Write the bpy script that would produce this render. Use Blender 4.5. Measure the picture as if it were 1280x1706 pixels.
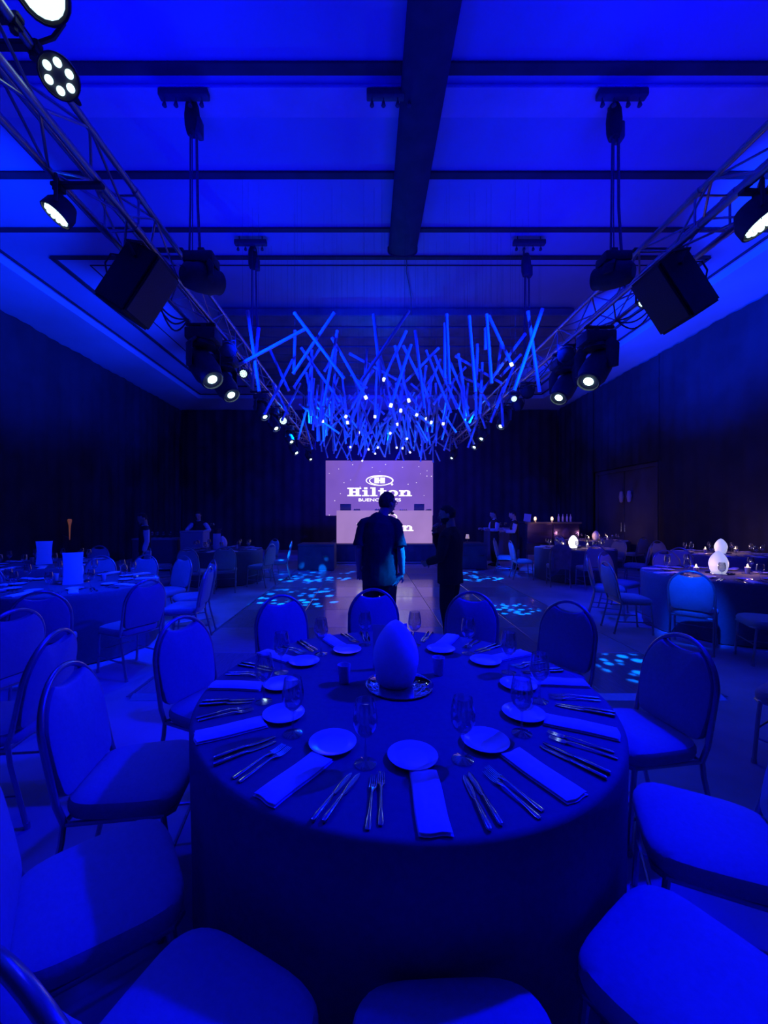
import bpy, bmesh, math, random
from mathutils import Vector, Matrix
R = random.Random(7)
PI = math.pi
S = bpy.context.scene
COL = S.collection
for o in list(bpy.data.objects):
    bpy.data.objects.remove(o)

# ------------------------------------------------------------------ camera
F, CX, CY, H = 665.0, 614.0, 858.0, 1.55          # focal and vanishing point in the 1280x1706 frame, eye height
cd = bpy.data.cameras.new('camera'); cam = bpy.data.objects.new('camera', cd); COL.objects.link(cam)
cd.sensor_fit = 'VERTICAL'; cd.sensor_width = 27; cd.sensor_height = 36
cd.lens = 36 * F / 1706
cd.shift_x = (640 - CX) / 1706; cd.shift_y = (CY - 853) / 1706
cd.clip_start = 0.05; cd.clip_end = 100
cam.location = (0, 0, H); cam.rotation_euler = (PI / 2, 0, 0)
S.camera = cam
def P(px, py, y):                                   # a pixel at a depth -> a point of the room
    return Vector(((px - CX) * y / F, y, H - (py - CY) * y / F))

# ------------------------------------------------------------------ world, exposure
w = bpy.data.worlds.new('world'); S.world = w; w.use_nodes = True
w.node_tree.nodes['Background'].inputs[0].default_value = (0.0, 0.0, 0.02, 1)
w.node_tree.nodes['Background'].inputs[1].default_value = 1.0
S.view_settings.view_transform = 'Standard'; S.view_settings.look = 'None'
S.view_settings.exposure = 0.0; S.view_settings.gamma = 1.0; S.view_settings.use_curve_mapping = False
S.cycles.max_bounces = 10; S.cycles.transmission_bounces = 10; S.cycles.caustics_refractive = False; S.cycles.caustics_reflective = False
S.cycles.sample_clamp_indirect = 6

# ------------------------------------------------------------------ lamps
BLUE = (0.0, 0.0, 1.0); AZURE = (0.0, 0.022, 1.0); CYAN = (0.0, 0.10, 1.0)
def spot(name, loc, target, power, angle, blend=0.6, color=BLUE, radius=0.06):
    l = bpy.data.lights.new(name, 'SPOT'); l.energy = power; l.color = color
    l.spot_size = math.radians(angle); l.spot_blend = blend; l.shadow_soft_size = radius
    o = bpy.data.objects.new(name, l); COL.objects.link(o); o.location = loc
    o.rotation_euler = (Vector(target) - Vector(loc)).to_track_quat('-Z', 'Y').to_euler()
    return o
def area(name, loc, target, power, sx, sy, color=BLUE):
    l = bpy.data.lights.new(name, 'AREA'); l.energy = power; l.color = color; l.shape = 'RECTANGLE'; l.size = sx; l.size_y = sy
    o = bpy.data.objects.new(name, l); COL.objects.link(o); o.location = loc
    o.rotation_euler = (Vector(target) - Vector(loc)).to_track_quat('-Z', 'Y').to_euler()
    return o
# key wash lamps on the two trusses
spot('wash_right', (2.62, 2.80, 3.70), (-2.1, 1.55, 0.2), 1280, 80, 0.55, (0, 0.0004, 1), 0.07)
spot('wash_left', (-2.1, 2.72, 3.58), (-2.1, 2.0, 0.0), 150, 110, 0.7, (0, 0.0004, 1), 0.10)
spot('beam_left', (-1.60, 2.10, 3.85), (-0.8, 0.7, 0.0), 40, 100, 0.6, BLUE, 0.08)
# added lamps with no fixtures, brightening the ceiling from truss height
for y, pw in ((0.6, 52), (3.0, 70), (6.2, 48)):
    area('uplight_left', (-2.04, y, 4.30), (-2.3, y, 6.4), pw * 1.0, 0.25, 1.2)
    area('uplight_right', (2.85, y, 4.30), (3.1, y, 6.4), pw * 1.0, 0.25, 1.2)
for y, pw in ((2.0, 1500), (5.3, 1700), (9.0, 1500), (12.8, 500)):  # added spots with no fixtures, brightening the side soffits
    spot('side_uplight_left', (-2.75, y, 4.2), (-8.0, y + 0.6, 6.25), pw, 70, 0.9, AZURE, 0.1)
    spot('side_uplight_right', (3.55, y, 4.2), (8.2, y + 0.6, 6.25), pw * 1.7, 70, 0.9, AZURE, 0.1)
# spots raking the hanging tubes
spot('tube_spot_left', (-1.75, 4.4, 3.9), (0.6, 9.0, 3.8), 1900, 70, 0.8, (0, 0.010, 1), 0.05)
spot('tube_spot_right', (2.55, 4.4, 3.9), (0.2, 9.0, 3.8), 1900, 70, 0.8, (0, 0.012, 1), 0.05)
spot('tube_spot_back', (0.35, 13.4, 4.2), (0.35, 9.0, 3.7), 700, 90, 0.8, CYAN, 0.05)
# far side tables
spot('table_spot_left', (-1.7, 4.2, 3.4), (-3.9, 5.0, 0.7), 820, 80, 0.8, (0, 0.014, 1), 0.08)
spot('table_spot_far_left', (-1.9, 10.2, 3.6), (-3.2, 9.4, 0.6), 700, 90, 0.8, (0, 0.04, 1), 0.08)
spot('table_spot_right', (1.6, 2.2, 4.6), (3.70, 4.58, 0.80), 3400, 8.5, 0.8, (0, 0.045, 1), 0.08)
spot('table_spot_far_right', (0.6, 5.2, 4.1), (3.70, 9.95, 0.72), 3600, 12, 0.9, (0, 0.045, 1), 0.06)
spot('table_spot_right_edge', (1.4, 3.4, 4.5), (3.55, 5.5, 0.8), 1100, 14, 0.9, (0, 0.02, 1), 0.08)
spot('table_wash_right', (2.6, 6.2, 3.4), (5.2, 6.6, 0.7), 420, 80, 0.9, (0, 0.003, 1), 0.08)
spot('tube_spot_mid_left', (-1.6, 8.6, 3.6), (0.6, 12.2, 3.9), 650, 80, 0.8, (0, 0.03, 1), 0.05)  # added pair of spots, brightening the far tubes
spot('tube_spot_mid_right', (2.4, 8.6, 3.6), (0.2, 12.2, 3.9), 650, 80, 0.8, (0, 0.03, 1), 0.05)
spot('back_wash', (0.35, 12.6, 4.6), (0.35, 17.8, 3.2), 1300, 140, 0.9, BLUE, 0.1)  # added lamp that lifts the dark back drape
spot('man_spot', (2.70, 3.72, 3.35), (0.54, 4.22, 1.27), 10000, 7, 0.7, (0, 0.17, 1), 0.03)

def gobo(name, loc, target, power, angle, scale, color=(0.0, 0.16, 1.0), seed=0.0):
    o = spot(name, loc, target, power, angle, 0.35, color, 0.012)
    l = o.data; l.use_nodes = True; nt = l.node_tree; n = nt.nodes
    em = n['Emission']
    tc = n.new('ShaderNodeTexCoord'); sep = n.new('ShaderNodeSeparateXYZ')
    dx = n.new('ShaderNodeMath'); dx.operation = 'DIVIDE'; dy = n.new('ShaderNodeMath'); dy.operation = 'DIVIDE'
    com = n.new('ShaderNodeCombineXYZ'); com.inputs[2].default_value = seed
    vo = n.new('ShaderNodeTexVoronoi'); vo.inputs['Scale'].default_value = scale; vo.inputs['Randomness'].default_value = 0.75
    rp = n.new('ShaderNodeValToRGB'); rp.color_ramp.elements[0].position = 0.28; rp.color_ramp.elements[0].color = (1, 1, 1, 1)
    rp.color_ramp.elements[1].position = 0.42; rp.color_ramp.elements[1].color = (0, 0, 0, 1)
    L = nt.links
    L.new(tc.outputs['Normal'], sep.inputs[0])
    L.new(sep.outputs[0], dx.inputs[0]); L.new(sep.outputs[2], dx.inputs[1])
    L.new(sep.outputs[1], dy.inputs[0]); L.new(sep.outputs[2], dy.inputs[1])
    L.new(dx.outputs[0], com.inputs[0]); L.new(dy.outputs[0], com.inputs[1])
    L.new(com.outputs[0], vo.inputs['Vector']); L.new(vo.outputs['Distance'], rp.inputs[0])
    L.new(rp.outputs[0], em.inputs['Strength'])
    return o
gobo('gobo_left', (-1.85, 5.2, 3.2), (-1.30, 7.3, 0), 6500, 27, 19)
gobo('gobo_far_left', (-1.8, 7.1, 3.2), (-1.3, 9.9, 0), 7000, 27, 17, seed=3.1)
gobo('gobo_right', (2.7, 5.25, 3.15), (2.72, 3.95, 0), 3600, 15, 22, seed=1.7)
gobo('gobo_mid_right', (2.6, 6.1, 3.1), (2.30, 6.5, 0), 3600, 18, 22, seed=5.3)
gobo('gobo_far_right', (2.7, 8.0, 3.2), (2.6, 9.9, 0), 5500, 24, 20, seed=8.3)

# ------------------------------------------------------------------ materials
def mat(name, color, rough=0.6, metal=0.0, spec=0.5, noise=0.0, scale=20.0, bump=0.0, trans=0.0, emit=None, es=0.0, sheen=0.0, ior=1.45, stretch=None):
    m = bpy.data.materials.new(name); m.use_nodes = True
    nt = m.node_tree; b = nt.nodes['Principled BSDF']
    b.inputs['Base Color'].default_value = (*color, 1); b.inputs['Roughness'].default_value = rough
    b.inputs['Metallic'].default_value = metal; b.inputs['Specular IOR Level'].default_value = spec
    b.inputs['Transmission Weight'].default_value = trans; b.inputs['IOR'].default_value = ior
    if sheen: b.inputs['Sheen Weight'].default_value = sheen
    if emit:
        b.inputs['Emission Color'].default_value = (*emit, 1); b.inputs['Emission Strength'].default_value = es
    if noise or bump:
        tc = nt.nodes.new('ShaderNodeTexCoord'); nz = nt.nodes.new('ShaderNodeTexNoise')
        nz.inputs['Scale'].default_value = scale; nz.inputs['Detail'].default_value = 4
        if stretch:
            mp = nt.nodes.new('ShaderNodeMapping'); mp.inputs['Scale'].default_value = stretch
            nt.links.new(tc.outputs['Object'], mp.inputs[0]); nt.links.new(mp.outputs[0], nz.inputs['Vector'])
        else:
            nt.links.new(tc.outputs['Object'], nz.inputs['Vector'])
        if noise:
            rp = nt.nodes.new('ShaderNodeValToRGB')
            rp.color_ramp.elements[0].position = 0.3; rp.color_ramp.elements[1].position = 0.7
            rp.color_ramp.elements[0].color = (*[c * (1 - noise) for c in color], 1)
            rp.color_ramp.elements[1].color = (*[min(1, c * (1 + noise)) for c in color], 1)
            nt.links.new(nz.outputs['Fac'], rp.inputs[0]); nt.links.new(rp.outputs[0], b.inputs['Base Color'])
        if bump:
            bp = nt.nodes.new('ShaderNodeBump'); bp.inputs['Strength'].default_value = bump; bp.inputs['Distance'].default_value = 0.01
            nt.links.new(nz.outputs['Fac'], bp.inputs['Height']); nt.links.new(bp.outputs[0], b.inputs['Normal'])
    return m
M = {}
M['ceiling'] = mat('ceiling_paint', (.44, .46, .62), .9, noise=.05, scale=1.2)
M['soffit'] = mat('soffit_paint', (.52, .68, .76), .9, noise=.05, scale=1.0)
M['groove'] = mat('ceiling_slot', (.05, .05, .06), .8, noise=.2, scale=3)
M['band'] = mat('ceiling_band', (.72, .62, .70), .85, noise=.08, scale=2)
M['slat'] = mat('dark_baffle', (.22, .22, .25), .7, noise=.25, scale=2)
M['slat_gap'] = mat('dark_void', (.03, .03, .03), .9, noise=.2, scale=2)
M['duct'] = mat('duct_cloth', (.07, .07, .08), .85, noise=.15, scale=5)
M['drape'] = mat('black_drape', (.055, .055, .065), .9, noise=.2, scale=1.5, bump=.1)
M['wall'] = mat('wall_paint', (.11, .11, .13), .9, noise=.1, scale=2)
M['carpet'] = mat('carpet', (.46, .44, .50), .95, noise=.28, scale=1.1, bump=.0)
M['tile_a'] = mat('floor_panel_light', (.58, .50, .58), .11, ior=3.4, noise=.12, scale=6, stretch=(1, 14, 1))
M['tile_b'] = mat('floor_panel_dark', (.42, .37, .44), .17, ior=3.2, noise=.15, scale=6, stretch=(14, 1, 1))
M['alu'] = mat('aluminium', (.62, .62, .65), .35, metal=.85, noise=.05, scale=30)
M['chrome'] = mat('polished_steel', (.80, .80, .84), .12, metal=1.0, noise=.04, scale=12)
M['chair_tube'] = mat('chair_tube', (.42, .40, .42), .28, metal=.7, noise=.06, scale=20)
M['fabric'] = mat('chair_fabric', (.40, .39, .41), .9, noise=.06, scale=60, bump=.15, sheen=.15)
M['cloth'] = mat('table_cloth', (.165, .16, .185), .85, noise=.08, scale=40, bump=.08)
M['china'] = mat('white_china', (.86, .86, .88), .18, noise=.02, scale=8)
M['linen'] = mat('white_linen', (.84, .82, .85), .9, noise=.05, scale=50, bump=.15)
M['glass'] = mat('clear_glass', (1, 1, 1), .0, trans=1.0, ior=1.45, noise=0)
M['frost'] = mat('frosted_glass', (.75, .75, .8), .45, trans=.12, noise=.04, scale=15)
M['mirror'] = mat('mirror_glass', (.9, .9, .92), .02, metal=1.0, noise=.01, scale=5)
M['egg_off'] = mat('egg_plastic', (.88, .88, .9), .45, noise=.02, scale=6)
M['egg_on'] = mat('egg_lit', (.85, .85, .9), .5, emit=(.60, .64, 1.0), es=.62, noise=.02, scale=6)
M['egg_hot'] = mat('egg_bright', (.85, .85, .9), .5, emit=(.95, .98, 1.0), es=1.5, noise=.02, scale=6)
M['wax_cold'] = mat('cold_wax', (.75, .74, .76), .5, noise=.05, scale=20)
M['wax'] = mat('candle_wax', (.8, .7, .7), .5, emit=(.42, .14, .36), es=.9, noise=.05, scale=20)  # wax emits pink to paint the glow inside the lit cups
M['flame'] = mat('flame', (1, .8, .5), .5, emit=(1.0, .62, .32), es=14, noise=.02, scale=9)
M['black'] = mat('black_plastic', (.045, .045, .05), .45, noise=.15, scale=25)
M['speaker'] = mat('speaker_paint', (.028, .028, .032), .6, noise=.15, scale=60, bump=.1)
M['grille'] = mat('speaker_grille', (.05, .05, .055), .5, metal=.3, noise=.3, scale=120)
M['rig'] = mat('rig_black', (.10, .09, .10), .6, noise=.15, scale=20)
M['rope'] = mat('rig_cable', (.10, .10, .12), .6, noise=.2, scale=40)
M['lens'] = mat('lamp_lens', (.9, 1, 1), .2, emit=(.62, 1.0, 1.0), es=10, noise=.02, scale=9)
M['tip'] = mat('tube_tip_lamp', (.9, .95, 1), .3, emit=(.85, .93, 1.0), es=1.6, noise=.02, scale=9)
M['led_lens'] = mat('led_lens', (.9, 1, 1), .2, emit=(.66, 1.0, 1.0), es=1.5, noise=.02, scale=9)
M['dark_lens'] = mat('dark_lens', (.12, .12, .15), .12, noise=.05, scale=10)
M['tube'] = mat('frosted_acrylic', (.62, .62, .66), .32, noise=.05, scale=9, spec=.6)
M['cap'] = mat('tube_cap', (.7, .7, .75), .3, noise=.05, scale=9)
M['screen'] = mat('led_screen', (.01, .01, .01), .6, emit=(.200, .098, .470), es=1.0)
M['booth'] = mat('led_booth', (.01, .01, .01), .6, emit=(.360, .205, .520), es=1.0)
M['logo'] = mat('led_white', (.01, .01, .01), .6, emit=(1.0, .93, .98), es=1.6, noise=.01)
M['skirt'] = mat('stage_skirt', (.09, .09, .11), .85, noise=.2, scale=4)
M['shirt_black'] = mat('black_cotton', (.045, .043, .05), .85, noise=.15, scale=30, bump=.15)
M['suit'] = mat('dark_suit', (.035, .033, .04), .85, noise=.15, scale=40)
M['white_shirt'] = mat('white_cotton', (.75, .75, .78), .85, noise=.05, scale=30)
M['skin'] = mat('skin', (.56, .38, .31), .55, noise=.06, scale=25)
M['hair'] = mat('dark_hair', (.035, .03, .032), .6, noise=.3, scale=80, bump=.4)
M['shoe'] = mat('shoe_leather', (.03, .03, .03), .35, noise=.1, scale=30)
M['amber'] = mat('amber_lamp', (.6, .3, .15), .6, emit=(.45, .13, .05), es=.22, noise=.1, scale=10)
M['bar_metal'] = mat('bar_front', (.19, .13, .50), .16, metal=.9, noise=.1, scale=2.5, stretch=(1, 1, 8))
M['dark_wood'] = mat('dark_wood', (.10, .09, .10), .5, noise=.3, scale=4, stretch=(1, 8, 8))
M['paper'] = mat('paper', (.75, .75, .78), .8, noise=.03, scale=20)
M['bulb'] = mat('warm_lamp', (1, .7, .4), .5, emit=(1.0, .55, .35), es=2.2, noise=.02, scale=9)
M['laptop'] = mat('laptop_lid', (.16, .16, .2), .35, metal=.6, noise=.05, scale=20)
M['sconce'] = mat('pale_glass_shade', (.5, .5, .6), .4, noise=.05, scale=10)
M['jacket'] = mat('jacket_cloth', (.20, .19, .21), .9, noise=.2, scale=12, bump=.2)
def thin_glass(m):                                 # thin clear glass: looks through, mirrors more towards grazing angles
    nt = m.node_tree; n = nt.nodes; out = n['Material Output']; n.remove(n['Principled BSDF'])
    tr = n.new('ShaderNodeBsdfTransparent'); tr.inputs[0].default_value = (.93, .93, .95, 1)
    gl = n.new('ShaderNodeBsdfGlossy'); gl.inputs['Roughness'].default_value = .05
    lw = n.new('ShaderNodeLayerWeight'); lw.inputs['Blend'].default_value = .5
    pw = n.new('ShaderNodeMath'); pw.operation = 'POWER'; pw.inputs[1].default_value = 1.9
    mr = n.new('ShaderNodeMapRange'); mr.inputs[3].default_value = .17; mr.inputs[4].default_value = 1.0
    mx = n.new('ShaderNodeMixShader')
    nt.links.new(lw.outputs['Facing'], pw.inputs[0]); nt.links.new(pw.outputs[0], mr.inputs[0]); nt.links.new(mr.outputs[0], mx.inputs[0])
    nt.links.new(tr.outputs[0], mx.inputs[1]); nt.links.new(gl.outputs[0], mx.inputs[2]); nt.links.new(mx.outputs[0], out.inputs[0])
thin_glass(M['glass'])
b_ = M['egg_off'].node_tree.nodes['Principled BSDF']                # translucent plastic
b_.inputs['Subsurface Weight'].default_value = .85; b_.inputs['Subsurface Radius'].default_value = (1, 1, 1); b_.inputs['Subsurface Scale'].default_value = .12
def nodes_extra():                                 # faint LED grid and glow variation on the two screens
    for k in ('screen', 'booth'):
        nt = M[k].node_tree; b = nt.nodes['Principled BSDF']
        tc = nt.nodes.new('ShaderNodeTexCoord'); nz = nt.nodes.new('ShaderNodeTexNoise'); nz.inputs['Scale'].default_value = 1.3
        mr = nt.nodes.new('ShaderNodeMapRange'); mr.inputs[3].default_value = .82; mr.inputs[4].default_value = 1.16
        nt.links.new(tc.outputs['Object'], nz.inputs['Vector']); nt.links.new(nz.outputs['Fac'], mr.inputs[0])
        nt.links.new(mr.outputs[0], b.inputs['Emission Strength'])
nodes_extra()

# ------------------------------------------------------------------ mesh builder
class MB:
    def __init__(s): s.v = []; s.f = []
    def add(s, v, f):
        n = len(s.v); s.v += [tuple(p) for p in v]; s.f += [tuple(i + n for i in q) for q in f]; return s
    def box(s, c, d, rot=None):
        x, y, z = d[0] / 2, d[1] / 2, d[2] / 2
        v = [Vector((a * x, b * y, g * z)) for a in (-1, 1) for b in (-1, 1) for g in (-1, 1)]
        if rot is not None: v = [rot @ p for p in v]
        c = Vector(c)
        return s.add([p + c for p in v], [(0, 1, 3, 2), (4, 6, 7, 5), (0, 4, 5, 1), (2, 3, 7, 6), (0, 2, 6, 4), (1, 5, 7, 3)])
    def rbox(s, c, d, r=.01, seg=2, rot=None):
        bm = bmesh.new(); bmesh.ops.create_cube(bm, size=1)
        for q in bm.verts: q.co = Vector((q.co.x * d[0], q.co.y * d[1], q.co.z * d[2]))
        bmesh.ops.bevel(bm, geom=bm.edges[:], offset=r, segments=seg, affect='EDGES', profile=.5)
        bm.verts.index_update(); c = Vector(c)
        s.add([(rot @ q.co if rot is not None else q.co) + c for q in bm.verts], [[q.index for q in f.verts] for f in bm.faces]); bm.free(); return s
    def path(s, pts, rad, n=8, caps=True, closed=False, flat=None):
        pts = [Vector(p) for p in pts]; k = len(pts); rs = rad if isinstance(rad, (list, tuple)) else [rad] * k
        t = []
        for i in range(k):
            a = pts[(i - 1) % k] if (closed or i) else pts[0]; b = pts[(i + 1) % k] if (closed or i < k - 1) else pts[-1]
            d = b - a; t.append(d.normalized() if d.length > 1e-9 else Vector((0, 0, 1)))
        u = t[0].orthogonal().normalized() if flat is None else (Vector(flat) - t[0] * Vector(flat).dot(t[0])).normalized()
        V = []; Fc = []
        for i in range(k):
            u = u - t[i] * u.dot(t[i])
            u = u.normalized() if u.length > 1e-6 else t[i].orthogonal().normalized()
            w_ = t[i].cross(u); r = rs[i]; ra, rb = r if isinstance(r, tuple) else (r, r)
            for j in range(n):
                a = 2 * PI * j / n; V.append(pts[i] + u * (ra * math.cos(a)) + w_ * (rb * math.sin(a)))
        for i in range(k if closed else k - 1):
            for j in range(n):
                a, b = i * n + j, i * n + (j + 1) % n; c, d = ((i + 1) % k) * n + (j + 1) % n, ((i + 1) % k) * n + j
                Fc.append((a, b, c, d))
        if caps and not closed:
            Fc.append(tuple(range(n - 1, -1, -1))); Fc.append(tuple((k - 1) * n + j for j in range(n)))
        return s.add(V, Fc)
    def lathe(s, prof, n=24, c=(0, 0, 0), rot=None, sx=1, sy=1):
        V = []; Fc = []; rows = []
        for r, z in prof:
            if r < 1e-6: rows.append([len(V)]); V.append(Vector((0, 0, z)))
            else:
                rows.append(list(range(len(V), len(V) + n)))
                V += [Vector((r * sx * math.cos(2 * PI * j / n), r * sy * math.sin(2 * PI * j / n), z)) for j in range(n)]
        for a, b in zip(rows, rows[1:]):
            if len(a) == 1 and len(b) == 1: continue
            for j in range(n):
                k = (j + 1) % n
                if len(a) == 1: Fc.append((a[0], b[k], b[j]))
                elif len(b) == 1: Fc.append((a[j], a[k], b[0]))
                else: Fc.append((a[j], a[k], b[k], b[j]))
        c = Vector(c)
        return s.add([(rot @ p if rot is not None else p) + c for p in V], Fc)
    def pad(s, outline, layers, fn, ctr=(0, 0)):
        n = len(outline); V = []; Fc = []
        for sc, h in layers:
            V += [fn(ctr[0] + (a - ctr[0]) * sc, ctr[1] + (b - ctr[1]) * sc, h) for a, b in outline]
        for i in range(len(layers) - 1):
            for j in range(n):
                k = (j + 1) % n; Fc.append((i * n + j, i * n + k, (i + 1) * n + k, (i + 1) * n + j))
        for i, flip in ((0, True), (len(layers) - 1, False)):
            V.append(fn(ctr[0], ctr[1], layers[i][1])); q = len(V) - 1
            for j in range(n):
                k = (j + 1) % n; Fc.append((q, i * n + k, i * n + j) if flip else (q, i * n + j, i * n + k))
        return s.add(V, Fc)
    def mesh(s, name, m, smooth=True, fix=True, angle=40):
        me = bpy.data.meshes.new(name); me.from_pydata(s.v, [], s.f)
        if fix:
            bm = bmesh.new(); bm.from_mesh(me); bmesh.ops.recalc_face_normals(bm, faces=bm.faces[:]); bm.to_mesh(me); bm.free()
        if m is not None: me.materials.append(m)
        if smooth:
            me.shade_smooth()
            try: me.set_sharp_from_angle(angle=math.radians(angle))
            except Exception: pass
        me.update(); return me

def obj(name, me, parent=None, loc=(0, 0, 0), rz=0.0, label=None):
    o = bpy.data.objects.new(name, me); COL.objects.link(o); o.location = loc; o.rotation_euler = (0, 0, rz)
    if parent is not None: o.parent = parent
    if label: o['label'] = label
    return o
def tag(o, label, cat, group=None):
    o['label'] = label; o['category'] = cat
    if group: o['group'] = group
    return o
def thing(name, label, cat, loc=(0, 0, 0), rz=0.0, group=None):
    o = bpy.data.objects.new(name, None); COL.objects.link(o); o.location = loc; o.rotation_euler = (0, 0, rz); o.empty_display_size = .1
    return tag(o, label, cat, group)
def struct(name, me, parent=None):
    o = obj(name, me, parent)
    if parent is None: o['kind'] = 'structure'
    return o
def dup(root, loc=None, rz=None, label=None, group=None):
    kids = {}
    for ch in root.children:
        kids[ch] = list(ch.children)
    r = root.copy(); COL.objects.link(r)
    if loc is not None: r.location = loc
    if rz is not None: r.rotation_euler = (0, 0, rz)
    if label: r['label'] = label
    if group: r['group'] = group
    for ch, gs in kids.items():
        c = ch.copy(); COL.objects.link(c); c.parent = r
        for g in gs:
            d = g.copy(); COL.objects.link(d); d.parent = c
    return r
def rz3(a): return Matrix.Rotation(a, 3, 'Z')
def arcpts(c, r, a0, a1, n, plane='xz'):
    out = []
    for i in range(n + 1):
        a = math.radians(a0 + (a1 - a0) * i / n)
        x, z = c[0] + r * math.cos(a), c[1] + r * math.sin(a); out.append((x, z))
    return out

# ================================================================== THE ROOM
XL, XR, YB, YF, HC, HS = -8.5, 8.55, 17.9, -2.4, 6.4, 6.25
struct('floor', MB().box(((XL + XR) / 2, (YB + YF) / 2, -.1), (XR - XL + .6, YB - YF + .6, .2)).mesh('floor', M['carpet'], False))
struct('wall_left', MB().box((XL - .1, (YB + YF) / 2, 3.2), (.2, YB - YF, 6.4)).mesh('wall_left', M['wall'], False))
struct('wall_right', MB().box((XR + .1, (YB + YF) / 2, 3.2), (.2, YB - YF, 6.4)).mesh('wall_right', M['wall'], False))
struct('wall_back', MB().box(((XL + XR) / 2, YB + .1, 3.2), (XR - XL, .2, 6.4)).mesh('wall_back', M['wall'], False))
struct('wall_front', MB().box(((XL + XR) / 2, YF - .1, 3.2), (XR - XL, .2, 6.4)).mesh('wall_front', M['wall'], False))
CXL, CXR, CYB = -6.85, 7.05, 16.1
struct('ceiling', MB().box(((CXL + CXR) / 2, (CYB + YF) / 2, HC + .1), (CXR - CXL, CYB - YF, .2)).mesh('ceiling', M['ceiling'], False))
sof = MB()
struct('ceiling_soffit_left', MB().box(((XL + CXL) / 2, (YB + YF) / 2, HS + .15), (CXL - XL, YB - YF, .3)).mesh('soffit', M['soffit'], False))
struct('ceiling_soffit_right', MB().box(((XR + CXR) / 2, (YB + YF) / 2, HS + .15), (XR - CXR, YB - YF, .3)).mesh('soffit', M['soffit'], False))
struct('ceiling_soffit_back', MB().box(((CXL + CXR) / 2, (YB + CYB) / 2, HS + .15), (CXR - CXL, YB - CYB, .3)).mesh('soffit', M['soffit'], False))
# thin moulding inside the soffit step, dark track rectangle, dark slots across
def strip(n, x0, y0, x1, y1, wd, th, m):
    a, b = Vector((x0, y0, HC - th / 2)), Vector((x1, y1, HC - th / 2)); d = b - a; L = d.length
    rot = rz3(math.atan2(d.y, d.x))
    struct('trim_%d' % n, MB().rbox((a + b) / 2, (L, wd, th), min(wd, th) * .25, 1, rot).mesh('trim', m, False))
k = 1
for x in (CXL + .12, CXR - .12): strip(k, x, YF, x, CYB - .1, .05, .04, M['groove']); k += 1
strip(k, CXL + .1, CYB - .12, CXR - .1, CYB - .12, .05, .04, M['groove']); k += 1
TX0, TX1, TY0, TY1 = -5.95, 6.4, 7.5, 15.0
strip(k, TX0, TY0, TX1, TY0, .10, .03, M['groove']); k += 1
strip(k, TX0, TY0, TX0, TY1, .10, .03, M['groove']); k += 1
strip(k, TX1, TY0, TX1, TY1, .10, .03, M['groove']); k += 1
strip(k, TX0, TY1, TX1, TY1, .10, .03, M['groove']); k += 1
strip(k, TX0 + .55, TY0 + .25, TX1 - .55, TY0 + .25, .025, .012, M['groove']); k += 1
strip(k, TX0 + .55, TY0 + .25, TX0 + .55, TY1, .03, .012, M['groove']); k += 1
strip(k, TX1 - .55, TY0 + .25, TX1 - .55, TY1, .03, .012, M['groove']); k += 1
for y, wd in ((4.32, .13), (5.68, .12), (6.77, .10), (2.9, .13), (1.2, .13)):
    strip(k, CXL, y, CXR, y, wd, .03, M['groove']); k += 1
struct('trim_%d' % k, MB().rbox(((CXL + CXR) / 2 + .1, 4.66, HC - .02), (CXR - CXL - 4.5, .36, .04), .01, 1).mesh('trim', M['band'], False)); k += 1
# dark baffled ceiling beyond the tubes
dk = thing('baffle_ceiling', 'dark panelled ceiling raft with cross ridges above the hanging tubes', 'ceiling panel', (0, 0, 0))
obj('back_board', MB().box((.65, 12.45, HC - .11), (8.3, 6.3, .06)).mesh('board', M['slat_gap'], False), dk)
plm = MB().rbox((0, 0, 0), (8.3, .5, .05), .012, 1).mesh('plank', M['slat'], False)
for i in range(11):
    o = obj('plank', plm, dk, (.65, 9.6 + i * .57, HC - .165 - .012 * (i % 2)))
edgeb = MB()
obj('edge_rail', MB().rbox((.65, 9.31, HC - .12), (8.3, .05, .16), .012, 1).mesh('rail', M['slat'], False), dk)
# black drapes in folds along three walls
def drape(name, p0, p1, z1, label, amp=.022, wave=.42, zb=.02):
    p0, p1 = Vector(p0), Vector(p1); L = (p1 - p0).length; d = (p1 - p0) / L; nrm = Vector((-d.y, d.x, 0))
    n = int(L / wave * 6); V = []; Fc = []
    zs = [zb] + [q for q in (1.6, 3.2, 4.8) if q > zb + .3] + [z1]
    rr = random.Random(int(L * 100))
    ph = 0; offs = []
    for i in range(n + 1):
        ph += 2 * PI * L / n / wave * rr.uniform(.75, 1.25); offs.append(amp * math.sin(ph))
    for z in zs:
        for i in range(n + 1):
            zz = z if z != z1 else z1 - .02 - .03 * abs(math.sin(i * .11))
            V.append(p0 + d * (L * i / n) + nrm * (offs[i] * (1.15 - .25 * z / z1)) + Vector((0, 0, zz)))
    m = n + 1
    for a in range(len(zs) - 1):
        for i in range(n): Fc.append((a * m + i, a * m + i + 1, (a + 1) * m + i + 1, (a + 1) * m + i))
    me = MB().add(V, Fc).mesh(name, M['drape'], True, angle=80)
    o = obj(name, me); return tag(o, label, 'curtain', 'black wall drapes')
drape('wall_drape', (XL + .14, YF + .1, 0), (XL + .14, 17.6, 0), HS, 'floor to ceiling black drape covering the whole left wall')
drape('wall_drape', (XR - .14, 11.6, 0), (XR - .14, YF + .1, 0), HS, 'floor to ceiling black drape covering the near part of the right wall')
drape('wall_drape', (XR - .14, 17.6, 0), (XR - .14, 14.9, 0), HS, 'black drape on the right wall beyond the pale double door')
drape('wall_drape', (XR - .14, 14.95, 0), (XR - .14, 11.55, 0), HS, 'short black drape hanging above the pale double door', zb=3.14)
drape('wall_drape', (XL + .2, YB - .14, 0), (XR - .2, YB - .14, 0), HS, 'floor to ceiling black drape behind the screen across the back wall')
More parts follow.
